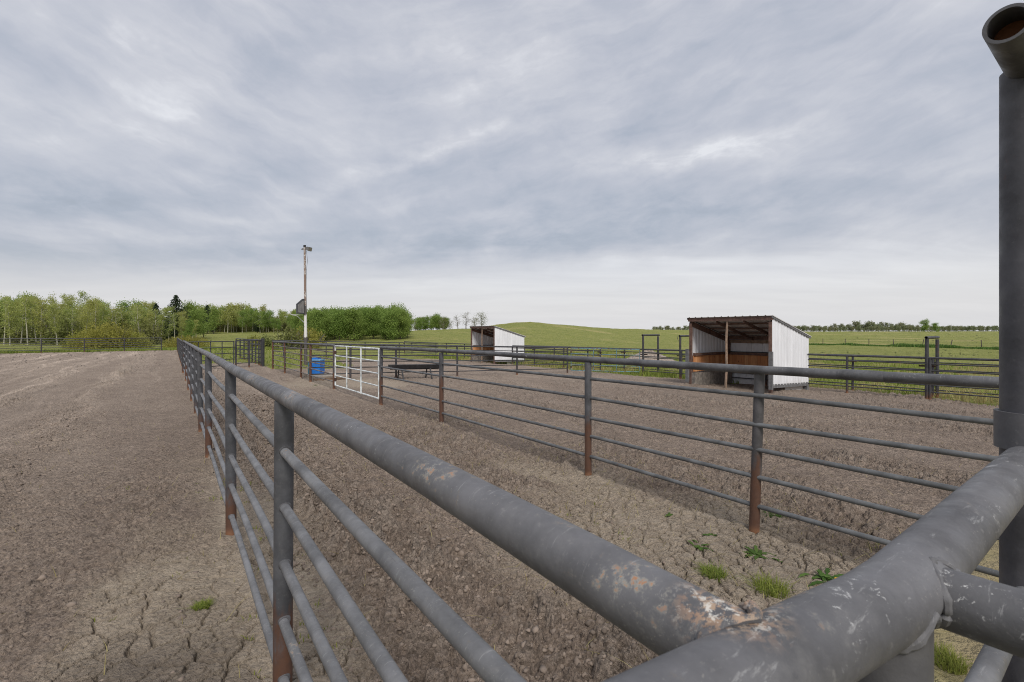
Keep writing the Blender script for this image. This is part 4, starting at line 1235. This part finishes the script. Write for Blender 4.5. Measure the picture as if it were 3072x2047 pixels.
# wire fence out in the pasture
def wire_fence():
    px = [2035, 2090, 2150, 2210, 2270, 2335, 2400, 2469, 2535, 2607, 2681, 2767, 2851, 2945, 3050, 3160]
    pts = []
    for p in px:
        Y = 88 - (p - 2469) / (2945 - 2469) * 23
        X = (p - 1536) / 1400 * Y
        pts.append((X, Y))
    root = thing('wire_fence', 'thin wire fence on slender stakes far out in the right-hand pasture', 'wire fence', (pts[0][0], pts[0][1], gz(*pts[0])))
    bm = bmesh.new(); tube(bm, [(0, 0, -0.1), (0, 0, 1.25)], 0.055, 8); pm = mesh('stake', bm, M['wire_post'])
    for X, Y in pts:
        link('stake', pm, root, Vector((X, Y, gz(X, Y))) - root.location, (random.gauss(0, .06), random.gauss(0, .09), 0))
    for h in (0.45, 0.8, 1.15):
        bm = bmesh.new(); tube(bm, [(x, y, gz(x, y) + h) for x, y in pts], 0.006, 4); part('wire', bm, M['wire'], root)
wire_fence()

# ------------------------------------------------------------------ leaves and blades
def leaf_mesh(name, centers, size, m, tint=None, up=0.0, aspect=0.7):
    """many small leaf faces; centers (n,3)"""
    n = len(centers)
    c = np.asarray(centers, float)
    sz = np.broadcast_to(np.asarray(size, float), (n,)) * rng.uniform(0.6, 1.35, n)
    a = rng.normal(size=(n, 3)); a[:, 2] += up * np.sign(rng.normal(size=n)) * 0
    a /= np.linalg.norm(a, axis=1)[:, None]
    b = rng.normal(size=(n, 3)); b -= a * (a * b).sum(1)[:, None]; b /= np.linalg.norm(b, axis=1)[:, None]
    A = a * sz[:, None] * 0.5; B = b * sz[:, None] * 0.5 * aspect
    V = np.stack([c - A, c + B, c + A, c - B], 1).reshape(-1, 3)
    F = np.arange(n * 4).reshape(n, 4)
    me = bpy.data.meshes.new(name)
    me.vertices.add(n * 4); me.vertices.foreach_set('co', V.astype(np.float32).ravel())
    me.loops.add(n * 4); me.loops.foreach_set('vertex_index', F.astype(np.int32).ravel())
    me.polygons.add(n); me.polygons.foreach_set('loop_start', np.arange(0, n * 4, 4, dtype=np.int32)); me.polygons.foreach_set('loop_total', np.full(n, 4, np.int32))
    me.update(calc_edges=True)
    t = rng.random(n) if tint is None else np.clip(tint, 0, 1)
    at = me.attributes.new('tint', 'FLOAT', 'POINT'); at.data.foreach_set('value', np.repeat(t, 4).astype(np.float32))
    me.materials.append(m)
    return me
def blade_mesh(name, base, h, w, m, lean=0.35, tint=None):
    n = len(base); b = np.asarray(base, float)
    h = np.broadcast_to(np.asarray(h, float), (n,)) * rng.uniform(0.55, 1.3, n)
    w = np.broadcast_to(np.asarray(w, float), (n,))
    an = rng.uniform(0, 2 * np.pi, n); ln = np.abs(rng.normal(0, lean, n)) * h
    dx, dy = np.cos(an), np.sin(an)
    sx, sy = -dy * w / 2, dx * w / 2
    z0 = np.zeros(n)
    V = np.stack([b + np.stack([sx, sy, z0], 1), b - np.stack([sx, sy, z0], 1),
                  b + np.stack([dx * ln * .35 - sx * .7, dy * ln * .35 - sy * .7, h * .6], 1), b + np.stack([dx * ln * .35 + sx * .7, dy * ln * .35 + sy * .7, h * .6], 1),
                  b + np.stack([dx * ln, dy * ln, h], 1)], 1).reshape(-1, 3)
    i = np.arange(n) * 5
    loops = np.stack([i, i + 1, i + 2, i + 3, i + 3, i + 2, i + 4], 1).ravel()
    starts = np.stack([np.arange(n) * 7, np.arange(n) * 7 + 4], 1).ravel(); tot = np.tile([4, 3], n)
    me = bpy.data.meshes.new(name)
    me.vertices.add(n * 5); me.vertices.foreach_set('co', V.astype(np.float32).ravel())
    me.loops.add(len(loops)); me.loops.foreach_set('vertex_index', loops.astype(np.int32))
    me.polygons.add(2 * n); me.polygons.foreach_set('loop_start', starts.astype(np.int32)); me.polygons.foreach_set('loop_total', tot.astype(np.int32))
    me.update(calc_edges=True)
    t = rng.random(n) if tint is None else np.clip(tint, 0, 1)
    at = me.attributes.new('tint', 'FLOAT', 'POINT'); at.data.foreach_set('value', np.repeat(t, 5).astype(np.float32))
    me.materials.append(m)
    return me

# ------------------------------------------------------------------ trees
def limb_pts(p0, d, L, n=4, droop=0.0, jit=0.12):
    pts = [Vector(p0)]; d = Vector(d).normalized()
    for i in range(n):
        d = (d + Vector((random.gauss(0, jit), random.gauss(0, jit), random.gauss(0, jit) - droop))).normalized()
        pts.append(pts[-1] + d * L / n)
    return pts
def make_tree(kind, H, seed, bark, leaf, crown_r, crown_lo, nleaf, lsize, nlimb, tr=None, clump=0.45, bare=0.0):
    """returns (trunk mesh, crown mesh)"""
    random.seed(seed)
    bm = bmesh.new()
    tr = tr or 0.010 * H + 0.02
    tp = limb_pts((0, 0, -0.15), (random.gauss(0, .03), random.gauss(0, .03), 1), H * 0.97, 8, 0, 0.035)
    tube(bm, tp, [tr * (1 - 0.92 * (i / 8) ** 1.1) for i in range(9)], 7)
    tips = []
    for k in range(nlimb):
        f = crown_lo + (0.97 - crown_lo) * (k + random.random() * .8) / nlimb
        i = min(int(f * 8), 7); q = tp[i].lerp(tp[i + 1], f * 8 - i)
        a = random.uniform(0, 6.28)
        if kind == 'aspen': Lf = crown_r * (0.55 + 0.9 * math.sin(math.pi * min(1, (1 - f) / (1 - crown_lo) * 0.75 + .18))) * random.uniform(.6, 1.15); el = random.uniform(0.35, 1.0)
        else: Lf = crown_r * math.sqrt(max(0.05, 1 - ((f - 0.5) / 0.62) ** 2)) * random.uniform(.7, 1.1); el = random.uniform(0.05, 0.9)
        lp = limb_pts(q, (math.cos(a), math.sin(a), el), Lf, 4, -0.04)
        tube(bm, lp, [tr * .38 * (1 - f * .6) * (1 - .2 * j) for j in range(5)], 4, False)
        for j in (2, 3, 4): tips.append((lp[j], f))
        for s_ in range(2):
            sp = limb_pts(lp[2 + s_], (random.gauss(0, 1), random.gauss(0, 1), random.uniform(0, 1)), Lf * .5, 3)
            tube(bm, sp, [tr * .16, tr * .12, tr * .08, tr * .03], 3, False)
            tips.append((sp[-1], f)); tips.append((sp[1], f))
    tips.append((tp[-1], 1)); tips.append((tp[-2], .95))
    trunk = mesh(kind + '_trunk', bm, bark)
    crown = None
    if nleaf:
        keep = [t for t in tips if random.random() > bare]
        idx = rng.integers(0, len(keep), nleaf)
        base = np.array([keep[i][0][:] for i in idx])
        cl = rng.random(len(keep))
        c = base + rng.normal(0, clump, (nleaf, 3)) * np.array([1, 1, 0.8])
        ok = c[:, 2] > H * crown_lo * 0.45
        crown = leaf_mesh(kind + '_crown', c[ok], lsize, leaf, tint=(cl[idx] * .65 + rng.random(nleaf) * .35)[ok])
    return trunk, crown
def spruce(H, seed):
    random.seed(seed)
    bm = bmesh.new(); tube(bm, [(0, 0, -.1), (0, 0, H)], [0.16, 0.02], 7); trunk = mesh('spruce_trunk', bm, M['bark_dark'])
    C = []
    for k in range(34):
        f = (k + 1) / 35; z = H * (0.10 + 0.9 * f); r = min((1 - f) * H * 0.62 + 0.10, 2.4)
        nb = 11
        for b_ in range(nb):
            a = random.uniform(0, 6.28); rr = r * random.uniform(.6, 1.15)
            for q in range(int(10 + 44 * (1 - f))):
                t = random.random() ** .7
                C.append((math.cos(a) * rr * t + random.gauss(0, .07), math.sin(a) * rr * t + random.gauss(0, .07), z - 0.30 * rr * t + random.gauss(0, .06)))
    return trunk, leaf_mesh('spruce_crown', C, 0.24, M['spruce_leaf'], aspect=.5)
def bush(rx, ry, h, n, size, m, seed, stems=True, ragged=0.22):
    random.seed(seed)
    r = rng.random(n) ** 0.45
    th = rng.uniform(0, 2 * np.pi, n); cz = rng.uniform(-0.15, 1, n)
    sx = np.sqrt(np.clip(1 - cz ** 2, 0, 1))
    lob = 1 + ragged * np.sin(th * 3 + seed) * sx + ragged * .7 * np.sin(th * 7 + 2 * seed + 4 * cz)
    x = rx * r * sx * np.cos(th) * lob; y = ry * r * sx * np.sin(th) * lob; z = h * np.clip(r * cz * lob, -0.02, 2) + 0.05
    t = rng.random(n) * .5 + .5 * vnoise(x * 1.6 + 50, y * 1.6 + z * 1.9 + 50, 3)
    crown = leaf_mesh('bush_crown', np.stack([x, y, z], 1), size, m, tint=t)
    bm = bmesh.new()
    for k in range(14 if stems else 6):
        a = random.uniform(0, 6.28); q = random.uniform(.2, .75)
        tube(bm, limb_pts((rx * .25 * math.cos(a), ry * .25 * math.sin(a), -.1), (rx * q * math.cos(a), ry * q * math.sin(a), h * .9), h * .95, 4), [.045, .035, .025, .018, .01], 4, False)
    return mesh('bush_stems', bm, M['bark_grey']), crown

def tree_thing(name, label, cat, pxl, Y, protos, group, scale=1.0, sink=0.0, zs=None):
    X = (pxl - 1536) / 1400 * Y
    tr, cr = random.choice(protos) if isinstance(protos, list) else protos
    o = thing(name, label, cat, (X, Y, gz(X, Y) - sink), group, random.uniform(0, 6.28))
    o.scale = (scale, scale, zs or scale)
    link('trunk', tr, o)
    if cr is not None: link('crown', cr, o)
    return o

aspens = [make_tree('aspen', 8.2, 20 + k, M['bark_pale'], M['aspen_leaf'], 0.95, 0.20 if k % 2 else 0.36, 1900 + 250 * (k % 3), 0.17, 17 + k % 4, clump=.28, bare=.15 + .08 * (k % 3)) for k in range(7)]
thin_asp = [make_tree('aspen', 8.6, 40 + k, M['bark_pale'], M['aspen_leaf'], 0.75, 0.42, 520, 0.16, 14, clump=.24, bare=.4) for k in range(4)]
fulls = [make_tree('poplar', 8.0, 60 + k, M['bark_dark'], M['green_leaf'], 2.0, 0.16, 3000, 0.26, 20, clump=.50) for k in range(5)]
midg = [make_tree('poplar', 8.2, 80 + k, M['bark_pale'], M['aspen_leaf'] if k % 2 else M['green_leaf'], 1.7, 0.30, 1700, 0.28, 17, clump=.45, bare=.1) for k in range(5)]
hedge = [make_tree('hedge_tree', 5.6, 100 + k, M['bark_dark'], M['green_leaf'], 1.9, 0.08, 6000, 0.19, 24, clump=.40) for k in range(5)]
bares = [make_tree('bare_tree', 6.0, 120 + k, M['bark_grey'], M['brush_leaf'], 1.9, 0.2, 160, 0.20, 34, tr=.19, clump=.4) for k in range(2)]
budding = [make_tree('budding_tree', 5.0, 130 + k, M['bark_grey'], M['brush_leaf'], 2.6, 0.05, 1100, 0.20, 36, tr=.13, clump=.5) for k in range(2)]
fars = [make_tree('far_tree', 6.0, 140 + k, M['bark_grey'], M['far_leaf'], 1.7, 0.2, 520, 0.55, 12, clump=.6) for k in range(4)]
brush = [bush(1.9, 1.6, 2.6, 1500, 0.24, M['brush_leaf'], 200 + k) for k in range(3)]
willow_p = [bush(4.2, 3.0, 3.3, 8500, 0.20, M['willow_leaf'], 220 + k, ragged=.14) for k in range(2)]
small_b = [bush(1.3, 1.2, 1.7, 1500, 0.18, M['willow_leaf'] if k else M['brush_leaf'], 240 + k) for k in range(2)]

random.seed(5)
# profile of the left grove: top of the trees in pixels above the horizon, by pixel column
LX = [-400, 0, 60, 110, 160, 200, 250, 300, 340, 400, 440, 500, 560, 620, 700, 760, 830, 900]
LT = [105, 120, 108, 128, 122, 100, 112, 104, 92, 98, 90, 84, 78, 72, 78, 70, 62, 70]
def grove_top(p): return float(np.interp(p, LX, LT))
front = [(-40, 70), (12, 69), (30, 68), (62, 71), (84, 69), (110, 73), (122, 70), (148, 72), (172, 68), (196, 74), (214, 70), (240, 72), (252, 69), (283, 75), (300, 71), (334, 74),
         (352, 72), (378, 75), (398, 73), (419, 71), (430, 76), (446, 74), (462, 73), (486, 75), (505, 77), (524, 76), (548, 80)]
for i, (p, Y) in enumerate(front):
    H = (grove_top(p) * random.uniform(.86, 1.08) + 21) / 1400 * Y
    pr = thin_asp if i % 3 == 1 else aspens
    tree_thing('aspen_tree', 'slender pale-trunked aspen in thin spring leaf at the front of the left grove', 'tree', p, Y, pr, 'aspens at the front of the left grove', H / 8.3)
for i in range(125):
    p = random.uniform(-330, 590); Y = random.uniform(76, 104)
    H = (grove_top(p) * random.uniform(.62, 1.02) + 18) / 1400 * Y
    tree_thing('aspen_tree', 'aspen standing deeper in the left grove behind the front row of trunks', 'tree', p, Y, aspens if random.random() < .75 else fulls, 'aspens deep in the left grove', min(H / 8.2, 1.25))
for i in range(66):
    p = random.uniform(-320, 560); Y = random.uniform(70, 100)
    tree_thing('brush_clump', 'low olive brush growing among the trunks of the left grove', 'shrub', p, Y, brush, 'undergrowth of the left grove', random.uniform(.9, 1.7))
sp_p = [spruce(9.0, 300), spruce(7.0, 301)]
for lb, p, Y, top_px in (('tallest dark spruce standing above the left grove', 528, 84, 113), ('small dark spruce left of the tall spruce', 468, 86, 88),
                         ('narrow dark spruce at the left end of the middle grove', 622, 125, 83), ('low dark spruce inside the middle grove below the pale crowns', 772, 130, 48)):
    X = (p - 1536) / 1400 * Y; H = top_px / 1400 * Y + 1.75 - gz(X, Y)
    tree_thing('spruce_tree', lb, 'spruce', p, Y, sp_p[0], 'spruces among the groves', H / 9.0)
# middle grove across the field
MXp = [560, 600, 650, 700, 740, 790, 830, 860, 900, 950]
MT = [80, 74, 82, 84, 80, 74, 60, 66, 72, 66]
for i in range(64):
    p = 560 + 385 * (i + random.random()) / 64; Y = random.uniform(128, 158)
    H = (float(np.interp(p, MXp, MT)) * random.uniform(.72, 1.04)) / 1400 * Y
    if 815 < p < 845: H *= .72
    tree_thing('poplar_tree', 'leafy poplar in the middle grove across the green field', 'tree', p, Y, midg, 'poplars of the middle grove', H / 8.2)
for i in range(40):
    p = 560 + 380 * (i + random.random()) / 40; Y = random.uniform(136, 160)
    tree_thing('brush_clump', 'low brush under the poplars of the middle grove', 'shrub', p, Y, brush, 'undergrowth of the middle grove', random.uniform(1.0, 1.7))
# green trees just right of the spruce
for i, (p, Y, t_) in enumerate(((556, 92, 86), (585, 95, 80), (610, 98, 66), (640, 120, 70))):
    X = (p - 1536) / 1400 * Y; H = t_ / 1400 * Y + 1.75 - gz(X, Y)
    tree_thing('poplar_tree', ('full green poplar just right of the tall spruce', 'second green poplar right of the tall spruce', 'short green poplar at the right end of the left grove', 'green poplar behind the gap between the two groves')[i], 'tree', p, Y, fulls, None, H / 8.0)
# dense hedge on the right of the pole
HX = [880, 935, 970, 1010, 1050, 1100, 1150, 1200, 1226]
HT = [50, 60, 64, 66, 70, 72, 72, 68, 52]
for i in range(44):
    p = 890 + 335 * (i + random.random()) / 44; Y = random.uniform(80, 106)
    X = (p - 1536) / 1400 * Y; H = float(np.interp(p, HX, HT)) * random.uniform(.80, 1.09) / 1400 * Y + 1.75 - gz(X, Y)
    tree_thing('hedge_tree', 'bright green bushy tree in the dense belt right of the light pole', 'tree', p, Y, hedge, 'dense green tree belt right of the light pole', H / 5.6)
for i in range(16):
    p = 1240 + 112 * (i + random.random()) / 16; Y = random.uniform(130, 142)
    X = (p - 1536) / 1400 * Y; t_ = float(np.interp(p, [1235, 1260, 1300, 1330, 1352], [38, 44, 50, 48, 34])) * random.uniform(.85, 1.04)
    H = t_ / 1400 * Y + 1.75 - gz(X, Y)
    tree_thing('hedge_tree', 'small tree in the clump on the slope left of the bare trees', 'tree', p, Y, budding if i % 3 == 0 else hedge, 'tree clump on the hill slope', H / 5.6)
for lb, p, Y, t_, pr in (('leafless tree with a tall forked top above the far shelter', 1398, 128, 62, bares[0]), ('leafless crooked tree left of the forked one', 1374, 130, 52, bares[1]),
                         ('round budding tree just left of the hill crest', 1444, 132, 55, budding[0]), ('second budding tree behind the far shelter roof', 1424, 136, 42, budding[1])):
    X = (p - 1536) / 1400 * Y; H = t_ / 1400 * Y + 1.75 - gz(X, Y)
    tree_thing('bare_tree', lb, 'tree', p, Y, pr, None, H / (6.0 if pr in bares else 5.0))
# willows and bushes
for lb, p, Y, sc, zs in (('broad yellow-green willow thicket behind the far arena fence', 325, 60, 1.0, 1.0), ('left shoulder of the yellow-green willow thicket', 262, 61, .78, .72),
                         ('right shoulder of the yellow-green willow thicket', 385, 61.5, .8, .66), ('low yellow willow behind the anchor post', 560, 64, .72, .50)):
    tree_thing('willow_bush', lb, 'bush', p, Y, willow_p, 'willow bushes behind the far fence', sc, 0.1, zs)
for lb, p, Y, sc, k in (('rounded olive bush in the green field', 762, 66, 1.0, 1), ('greyer twin of the olive bush in the field', 798, 68, 1.0, 0),
                        ('dark bush at the foot of the light pole trees', 868, 62, 1.6, 0), ('leafy bush under the green belt behind the pole', 905, 64, 1.6, 1), ('low bush at the left of the green belt', 938, 70, 1.5, 1)):
    tree_thing('field_bush', lb, 'bush', p, Y, small_b[k], 'bushes in the field', sc)
# far tree line on the right
def far_row():
    prof_x = [2010, 2060, 2120, 2380, 2440, 2480, 2500, 2530, 2560, 2600, 2640, 2670, 2700, 2740, 2800, 2840, 2880, 2960, 3100]
    prof_t = [8, 10, 14, 16, 17, 16, 22, 20, 27, 28, 26, 22, 25, 18, 15, 10, 15, 8, 7]
    for i in range(88):
        p = 2370 + 600 * (i + random.random()) / 88; Y = random.uniform(286, 305)
        if 2770 < p < 2825: continue
        H = max(3.0, float(np.interp(p, prof_x, prof_t)) * random.uniform(.55, 1.1) / 1400 * Y)
        tr, cr = random.choice(fars)
        X = (p - 1536) / 1400 * Y
        tree_thing('far_tree', 'far pale green tree in the row along the right-hand horizon', 'tree', p, Y, fars, 'trees along the right-hand horizon', H / 6.0)
    for i in range(90):
        p = 2380 + 690 * (i + random.random()) / 90; Y = random.uniform(280, 300)
        tree_thing('far_shrub', 'low far shrub filling the foot of the row along the right-hand horizon', 'shrub', p, Y, fars, 'shrubs along the right-hand horizon', random.uniform(.42, .68), 0.4)
    for i in range(34):
        p = 1880 + 190 * (i + random.random()) / 34; Y = random.uniform(330, 360)
        tree_thing('far_tree', 'far dark tree on the horizon left of the near shelter', 'tree', p, Y, fars, 'trees on the horizon left of the near shelter', random.uniform(.45, .8) * (1.0 if p > 1960 else .5), 0.5)
    tree_thing('round_tree', 'rounded green tree standing out at the right end of the far row', 'tree', 2775, 265, (hedge[0][0], hedge[0][1]), None, 31 / 1400 * 265 / 5.0)
    tree_thing('round_tree', 'lower rounded tree touching the big round far tree', 'tree', 2808, 267, (hedge[2][0], hedge[2][1]), None, 24 / 1400 * 265 / 5.0)
far_row()

# ------------------------------------------------------------------ grasses
def scatter_grass():
    n = 90000
    u = rng.uniform(19.2, 46, n); v = rng.uniform(-9, 46, n)
    x = 0.809 * u - 0.588 * v; y = 0.588 * u + 0.809 * v
    _, _, d, *_r = region_masks(x, y)
    keep = (d < 0.5) & (rng.random(n) < np.clip(1.5 - (u - 19) / 22, 0.25, 1))
    x, y, u = x[keep], y[keep], u[keep]
    patch = fbm(x, y, 0.8, 3, 301)
    z = ground_z(x, y)
    h = 0.10 + 0.22 * np.clip((patch - .35) * 2.5, 0, 1) + 0.14 * np.exp(-((u - 20.9) / 0.9) ** 2)
    dry = fbm(x, y, 0.5, 3, 333) > 0.55
    b = np.stack([x, y, z - .01], 1)
    o = link('pasture_grass', blade_mesh('pasture_grass', b[~dry], h[~dry], 0.035, M['blade'], .5, tint=rng.random((~dry).sum()) * .6 + patch[~dry] * .4)); tag(o, 'green pasture grass growing thickest under the outer fence', 'grass', kind='stuff')
    o = link('dry_grass', blade_mesh('dry_grass', b[dry], h[dry] * .9, 0.03, M['dry_blade'], .6)); tag(o, 'straw-coloured grass streaking the pasture', 'grass', kind='stuff')
    # grass behind the far arena fence, round the pens on the left, and a weedy line below the wire fence
    n = 34000
    u = rng.uniform(-46, 12, n); v = np.where(rng.random(n) < .6, rng.uniform(65.3, 74, n), rng.uniform(27, 64, n))
    x = 0.809 * u - 0.588 * v; y = 0.588 * u + 0.809 * v
    _, _, d, *_r = region_masks(x, y)
    k = d < .5; x, y, v = x[k], y[k], v[k]
    h = 0.16 + 0.3 * np.exp(-((v - 65.7) / .5) ** 2)
    o = link('far_grass', blade_mesh('far_grass', np.stack([x, y, ground_z(x, y)], 1), h, 0.06, M['blade'], .4)); tag(o, 'grass in the strip behind the arena and around the far pens', 'grass', kind='stuff')
    n = 9000
    t = rng.random(n); p = 2300 + 900 * t
    Y = 88 - (p - 2469) / 476 * 23 + rng.normal(0, .55, n); X = (p - 1536) / 1400 * Y
    cl = vnoise(p * .02, p * 0, 4)
    o = link('tall_weeds', blade_mesh('tall_weeds', np.stack([X, Y, ground_z(X, Y)], 1), 0.18 + .34 * cl, .10, M['weed_blade'], .4)); tag(o, 'dark rank weeds along the foot of the wire fence', 'grass', kind='stuff')
scatter_grass()

def tufts():
    # (px, py, kind, size)
    def at(px, py):
        Y = 1.75 * 1400 / (py - 997); return ((px - 1536) / 1400 * Y, Y)
    spots = [(2140, 1722, 'grass', .10, 'small round grass tuft in the cracked clay left of the bigger one'), (2312, 1770, 'grass', .13, 'largest bushy grass tuft on the bare clay near the corner'),
             (2480, 1742, 'dandelion', .13, 'dandelion plant with one yellow flower beside the corner pipe'), (2275, 1668, 'dandelion', .15, 'leafy dandelion rosette behind the grass tufts'),
             (2095, 1640, 'weed', .09, 'low spreading weed left of the dandelion rosette'), (2128, 1605, 'weed', .05, 'tiny weed in a clay crack above the spreading weed'),
             (2322, 1540, 'grass', .09, 'grass tuft at the foot of the rusty fence post'), (2570, 1622, 'weed', .07, 'weed under the lowest rail near the corner pipe'),
             (2640, 1645, 'grass', .08, 'thin grass tuft right of the weed below the lowest rail'), (605, 1812, 'grass', .055, 'lone little grass tuft in the clay left of the near fence'),
             (1290, 1270, 'weed', .10, 'low green weed at the foot of a fence post in the alley'), (950, 1150, 'weed', .16, 'weed patch at the front of the concrete pad'),
             (2835, 1985, 'grass', .10, 'grass tuft behind the corner post at the bottom right'), (2010, 1545, 'weed', .04, 'tiny sprout in the pale cracked clay')]
    for px, py, kind, r, lb in spots:
        x, y = at(px, py); z = gz(x, y)
        o = thing('grass_tuft' if kind == 'grass' else 'weed_plant', lb, 'grass tuft' if kind == 'grass' else 'weed', (x, y, z), 'plants sprouting on the bare earth')
        if kind == 'grass':
            n = 420; a = rng.uniform(0, 6.28, n); q = r * .85 * np.sqrt(rng.random(n))
            link('blades', blade_mesh('blades', np.stack([q * np.cos(a), q * np.sin(a), np.full(n, -.01)], 1), r * 0.6, 0.0045, M['blade'] if len(lb) % 2 else M['weed_blade'], 1.2), o)
        else:
            bm = bmesh.new(); tl = bm.verts.layers.float.new('tint')
            nl = 22 if kind == 'dandelion' else 16
            for k in range(nl):
                a = random.uniform(0, 6.28); L = r * random.uniform(.6, 1.15); el = random.uniform(.08, .6) if kind == 'dandelion' else random.uniform(.1, .5)
                wd = 0.016 if kind == 'dandelion' else .012
                prev = None; tt = random.random()
                off = Vector((random.gauss(0, r * .25), random.gauss(0, r * .25), 0))
                for j in range(7):
                    t = j / 6; w_ = wd * math.sin(math.pi * min(1, t * .85 + .12)) * (0.6 if j % 2 else 1.15)
                    c = off + Vector((math.cos(a) * L * t * math.cos(el), math.sin(a) * L * t * math.cos(el), L * (math.sin(el) * t - .35 * t * t) + .012))
                    sd = Vector((-math.sin(a), math.cos(a), 0)) * w_
                    cur = (bm.verts.new(c + sd), bm.verts.new(c - sd))
                    for q in cur: q[tl] = tt
                    if prev: bm.faces.new((prev[0], prev[1], cur[1], cur[0]))
                    prev = cur
            link('leaves', mesh('leaves', bm, M['weed_blade']), o)
            if 'flower' in lb:
                bm = bmesh.new(); tube(bm, [(0.02, -.05, 0), (0.025, -.07, .03), (0.02, -.08, .055)], .003, 6); st = link('stalk', mesh('stalk', bm, M['weed_blade']), o)
                bm = bmesh.new()
                for k in range(22):
                    a = k * 2.4; rr = .004 + .0007 * k
                    box(bm, (0.02 + rr * math.cos(a), -.08 + rr * math.sin(a), .058), (.006, .006, .010), Matrix.Rotation(a, 3, 'Z'))
                link('flower_head', mesh('flower_head', bm, M['yellow'], False), o)
tufts()

def litter():
    n = 420
    u = np.where(rng.random(n) < .6, rng.normal(3.7, .8, n), rng.normal(U_A + .1, .35, n)); v = rng.uniform(.7, 9, n)
    x, y = 0.809 * u - 0.588 * v, 0.588 * u + 0.809 * v
    k = (y > 1.6) & (fbm(x, y, 1.1, 3, 501) > .5); x, y = x[k], y[k]
    x = np.repeat(x, 7) + rng.normal(0, .018, 7 * len(x)); y = np.repeat(y, 7) + rng.normal(0, .018, len(x))
    o = link('seedlings', blade_mesh('seedlings', np.stack([x, y, ground_z(x, y)], 1), .028, .006, M['blade'], 1.1)); tag(o, 'sparse green seedlings in the clay along the fences', 'seedlings', kind='stuff')
    n = 2600
    u = np.where(rng.random(n) < .5, rng.uniform(-6, 12, n), rng.uniform(1.8, 5.2, n)); v = np.where(u > 1.8, rng.uniform(-.5, 9, n), rng.uniform(1.5, 12, n))
    x, y = 0.809 * u - 0.588 * v, 0.588 * u + 0.809 * v
    k = y > 1.4; x, y = x[k], y[k]
    uu, vv, d, clay, fine, damp, straw = region_masks(x, y); h, _ = micro(x, y, uu, vv, d, clay, fine)
    o = link('straw_bits', blade_mesh('straw_bits', np.stack([x, y, ground_z(x, y) + h + .004], 1), .05, .0045, M['dry_blade'], 3.0)); tag(o, 'dry straw bits lying on the bare earth', 'straw', kind='stuff')
litter()

# ------------------------------------------------------------------ loose clods and pebbles
def loose_clods():
    bm = bmesh.new(); bmesh.ops.create_icosphere(bm, subdivisions=1, radius=1.0); bm.verts.ensure_lookup_table()
    bv = np.array([v.co[:] for v in bm.verts]); bf = np.array([[v.index for v in f.verts] for f in bm.faces]); bm.free()
    n = 26000
    pick = rng.random(n)
    v = rng.uniform(1.0, 15, n) ** 1.0
    u = np.where(pick < .45, rng.normal(1.45, .55, n), np.where(pick < .6, rng.uniform(.5, 3.4, n), np.where(pick < .78, rng.normal(-.95, .5, n) - .12 * np.minimum(v, 9), np.where(pick < .86, rng.uniform(-9, 0, n), rng.uniform(4.3, 12, n)))))
    v = np.where(pick >= .6, rng.uniform(1.5, 14, n), v)
    x, y = 0.809 * u - 0.588 * v, 0.588 * u + 0.809 * v
    k = (y > 1.5) & (np.abs(u - U_A) > .25) & (np.abs(u - U_B) > .3)
    x, y, u, v = x[k], y[k], u[k], v[k]; n = len(x)
    uu, vv, d, clay, fine, damp, straw = region_masks(x, y)
    h, _ = micro(x, y, uu, vv, d, clay, fine)
    z = ground_z(x, y) + h
    r = 0.005 + 0.017 * rng.random(n) ** 2.2 + 0.016 * (rng.random(n) < .02)
    V = bv[None] * (1 + rng.normal(0, .24, (n, len(bv), 1)))
    V = V * r[:, None, None] * rng.uniform(.7, 1.3, (n, 1, 3)) * np.array([1, 1, .75])
    a = rng.uniform(0, 6.28, n); ca, sa = np.cos(a)[:, None], np.sin(a)[:, None]
    V = np.stack([V[..., 0] * ca - V[..., 1] * sa, V[..., 0] * sa + V[..., 1] * ca, V[..., 2]], -1) + np.stack([x, y, z - r * .25], 1)[:, None]
    F = (bf[None] + (np.arange(n) * len(bv))[:, None, None]).reshape(-1, 3)
    V = V.reshape(-1, 3)
    me = bpy.data.meshes.new('dirt_clods')
    me.vertices.add(len(V)); me.vertices.foreach_set('co', V.astype(np.float32).ravel())
    me.loops.add(F.size); me.loops.foreach_set('vertex_index', F.astype(np.int32).ravel())
    me.polygons.add(len(F)); me.polygons.foreach_set('loop_start', np.arange(0, F.size, 3, dtype=np.int32)); me.polygons.foreach_set('loop_total', np.full(len(F), 3, np.int32))
    me.update(calc_edges=True)
    me.materials.append(M['clod'])
    o = link('dirt_clods', me); tag(o, 'loose dry clods strewn over the harrowed earth', 'dirt clods', kind='stuff')
loose_clods()
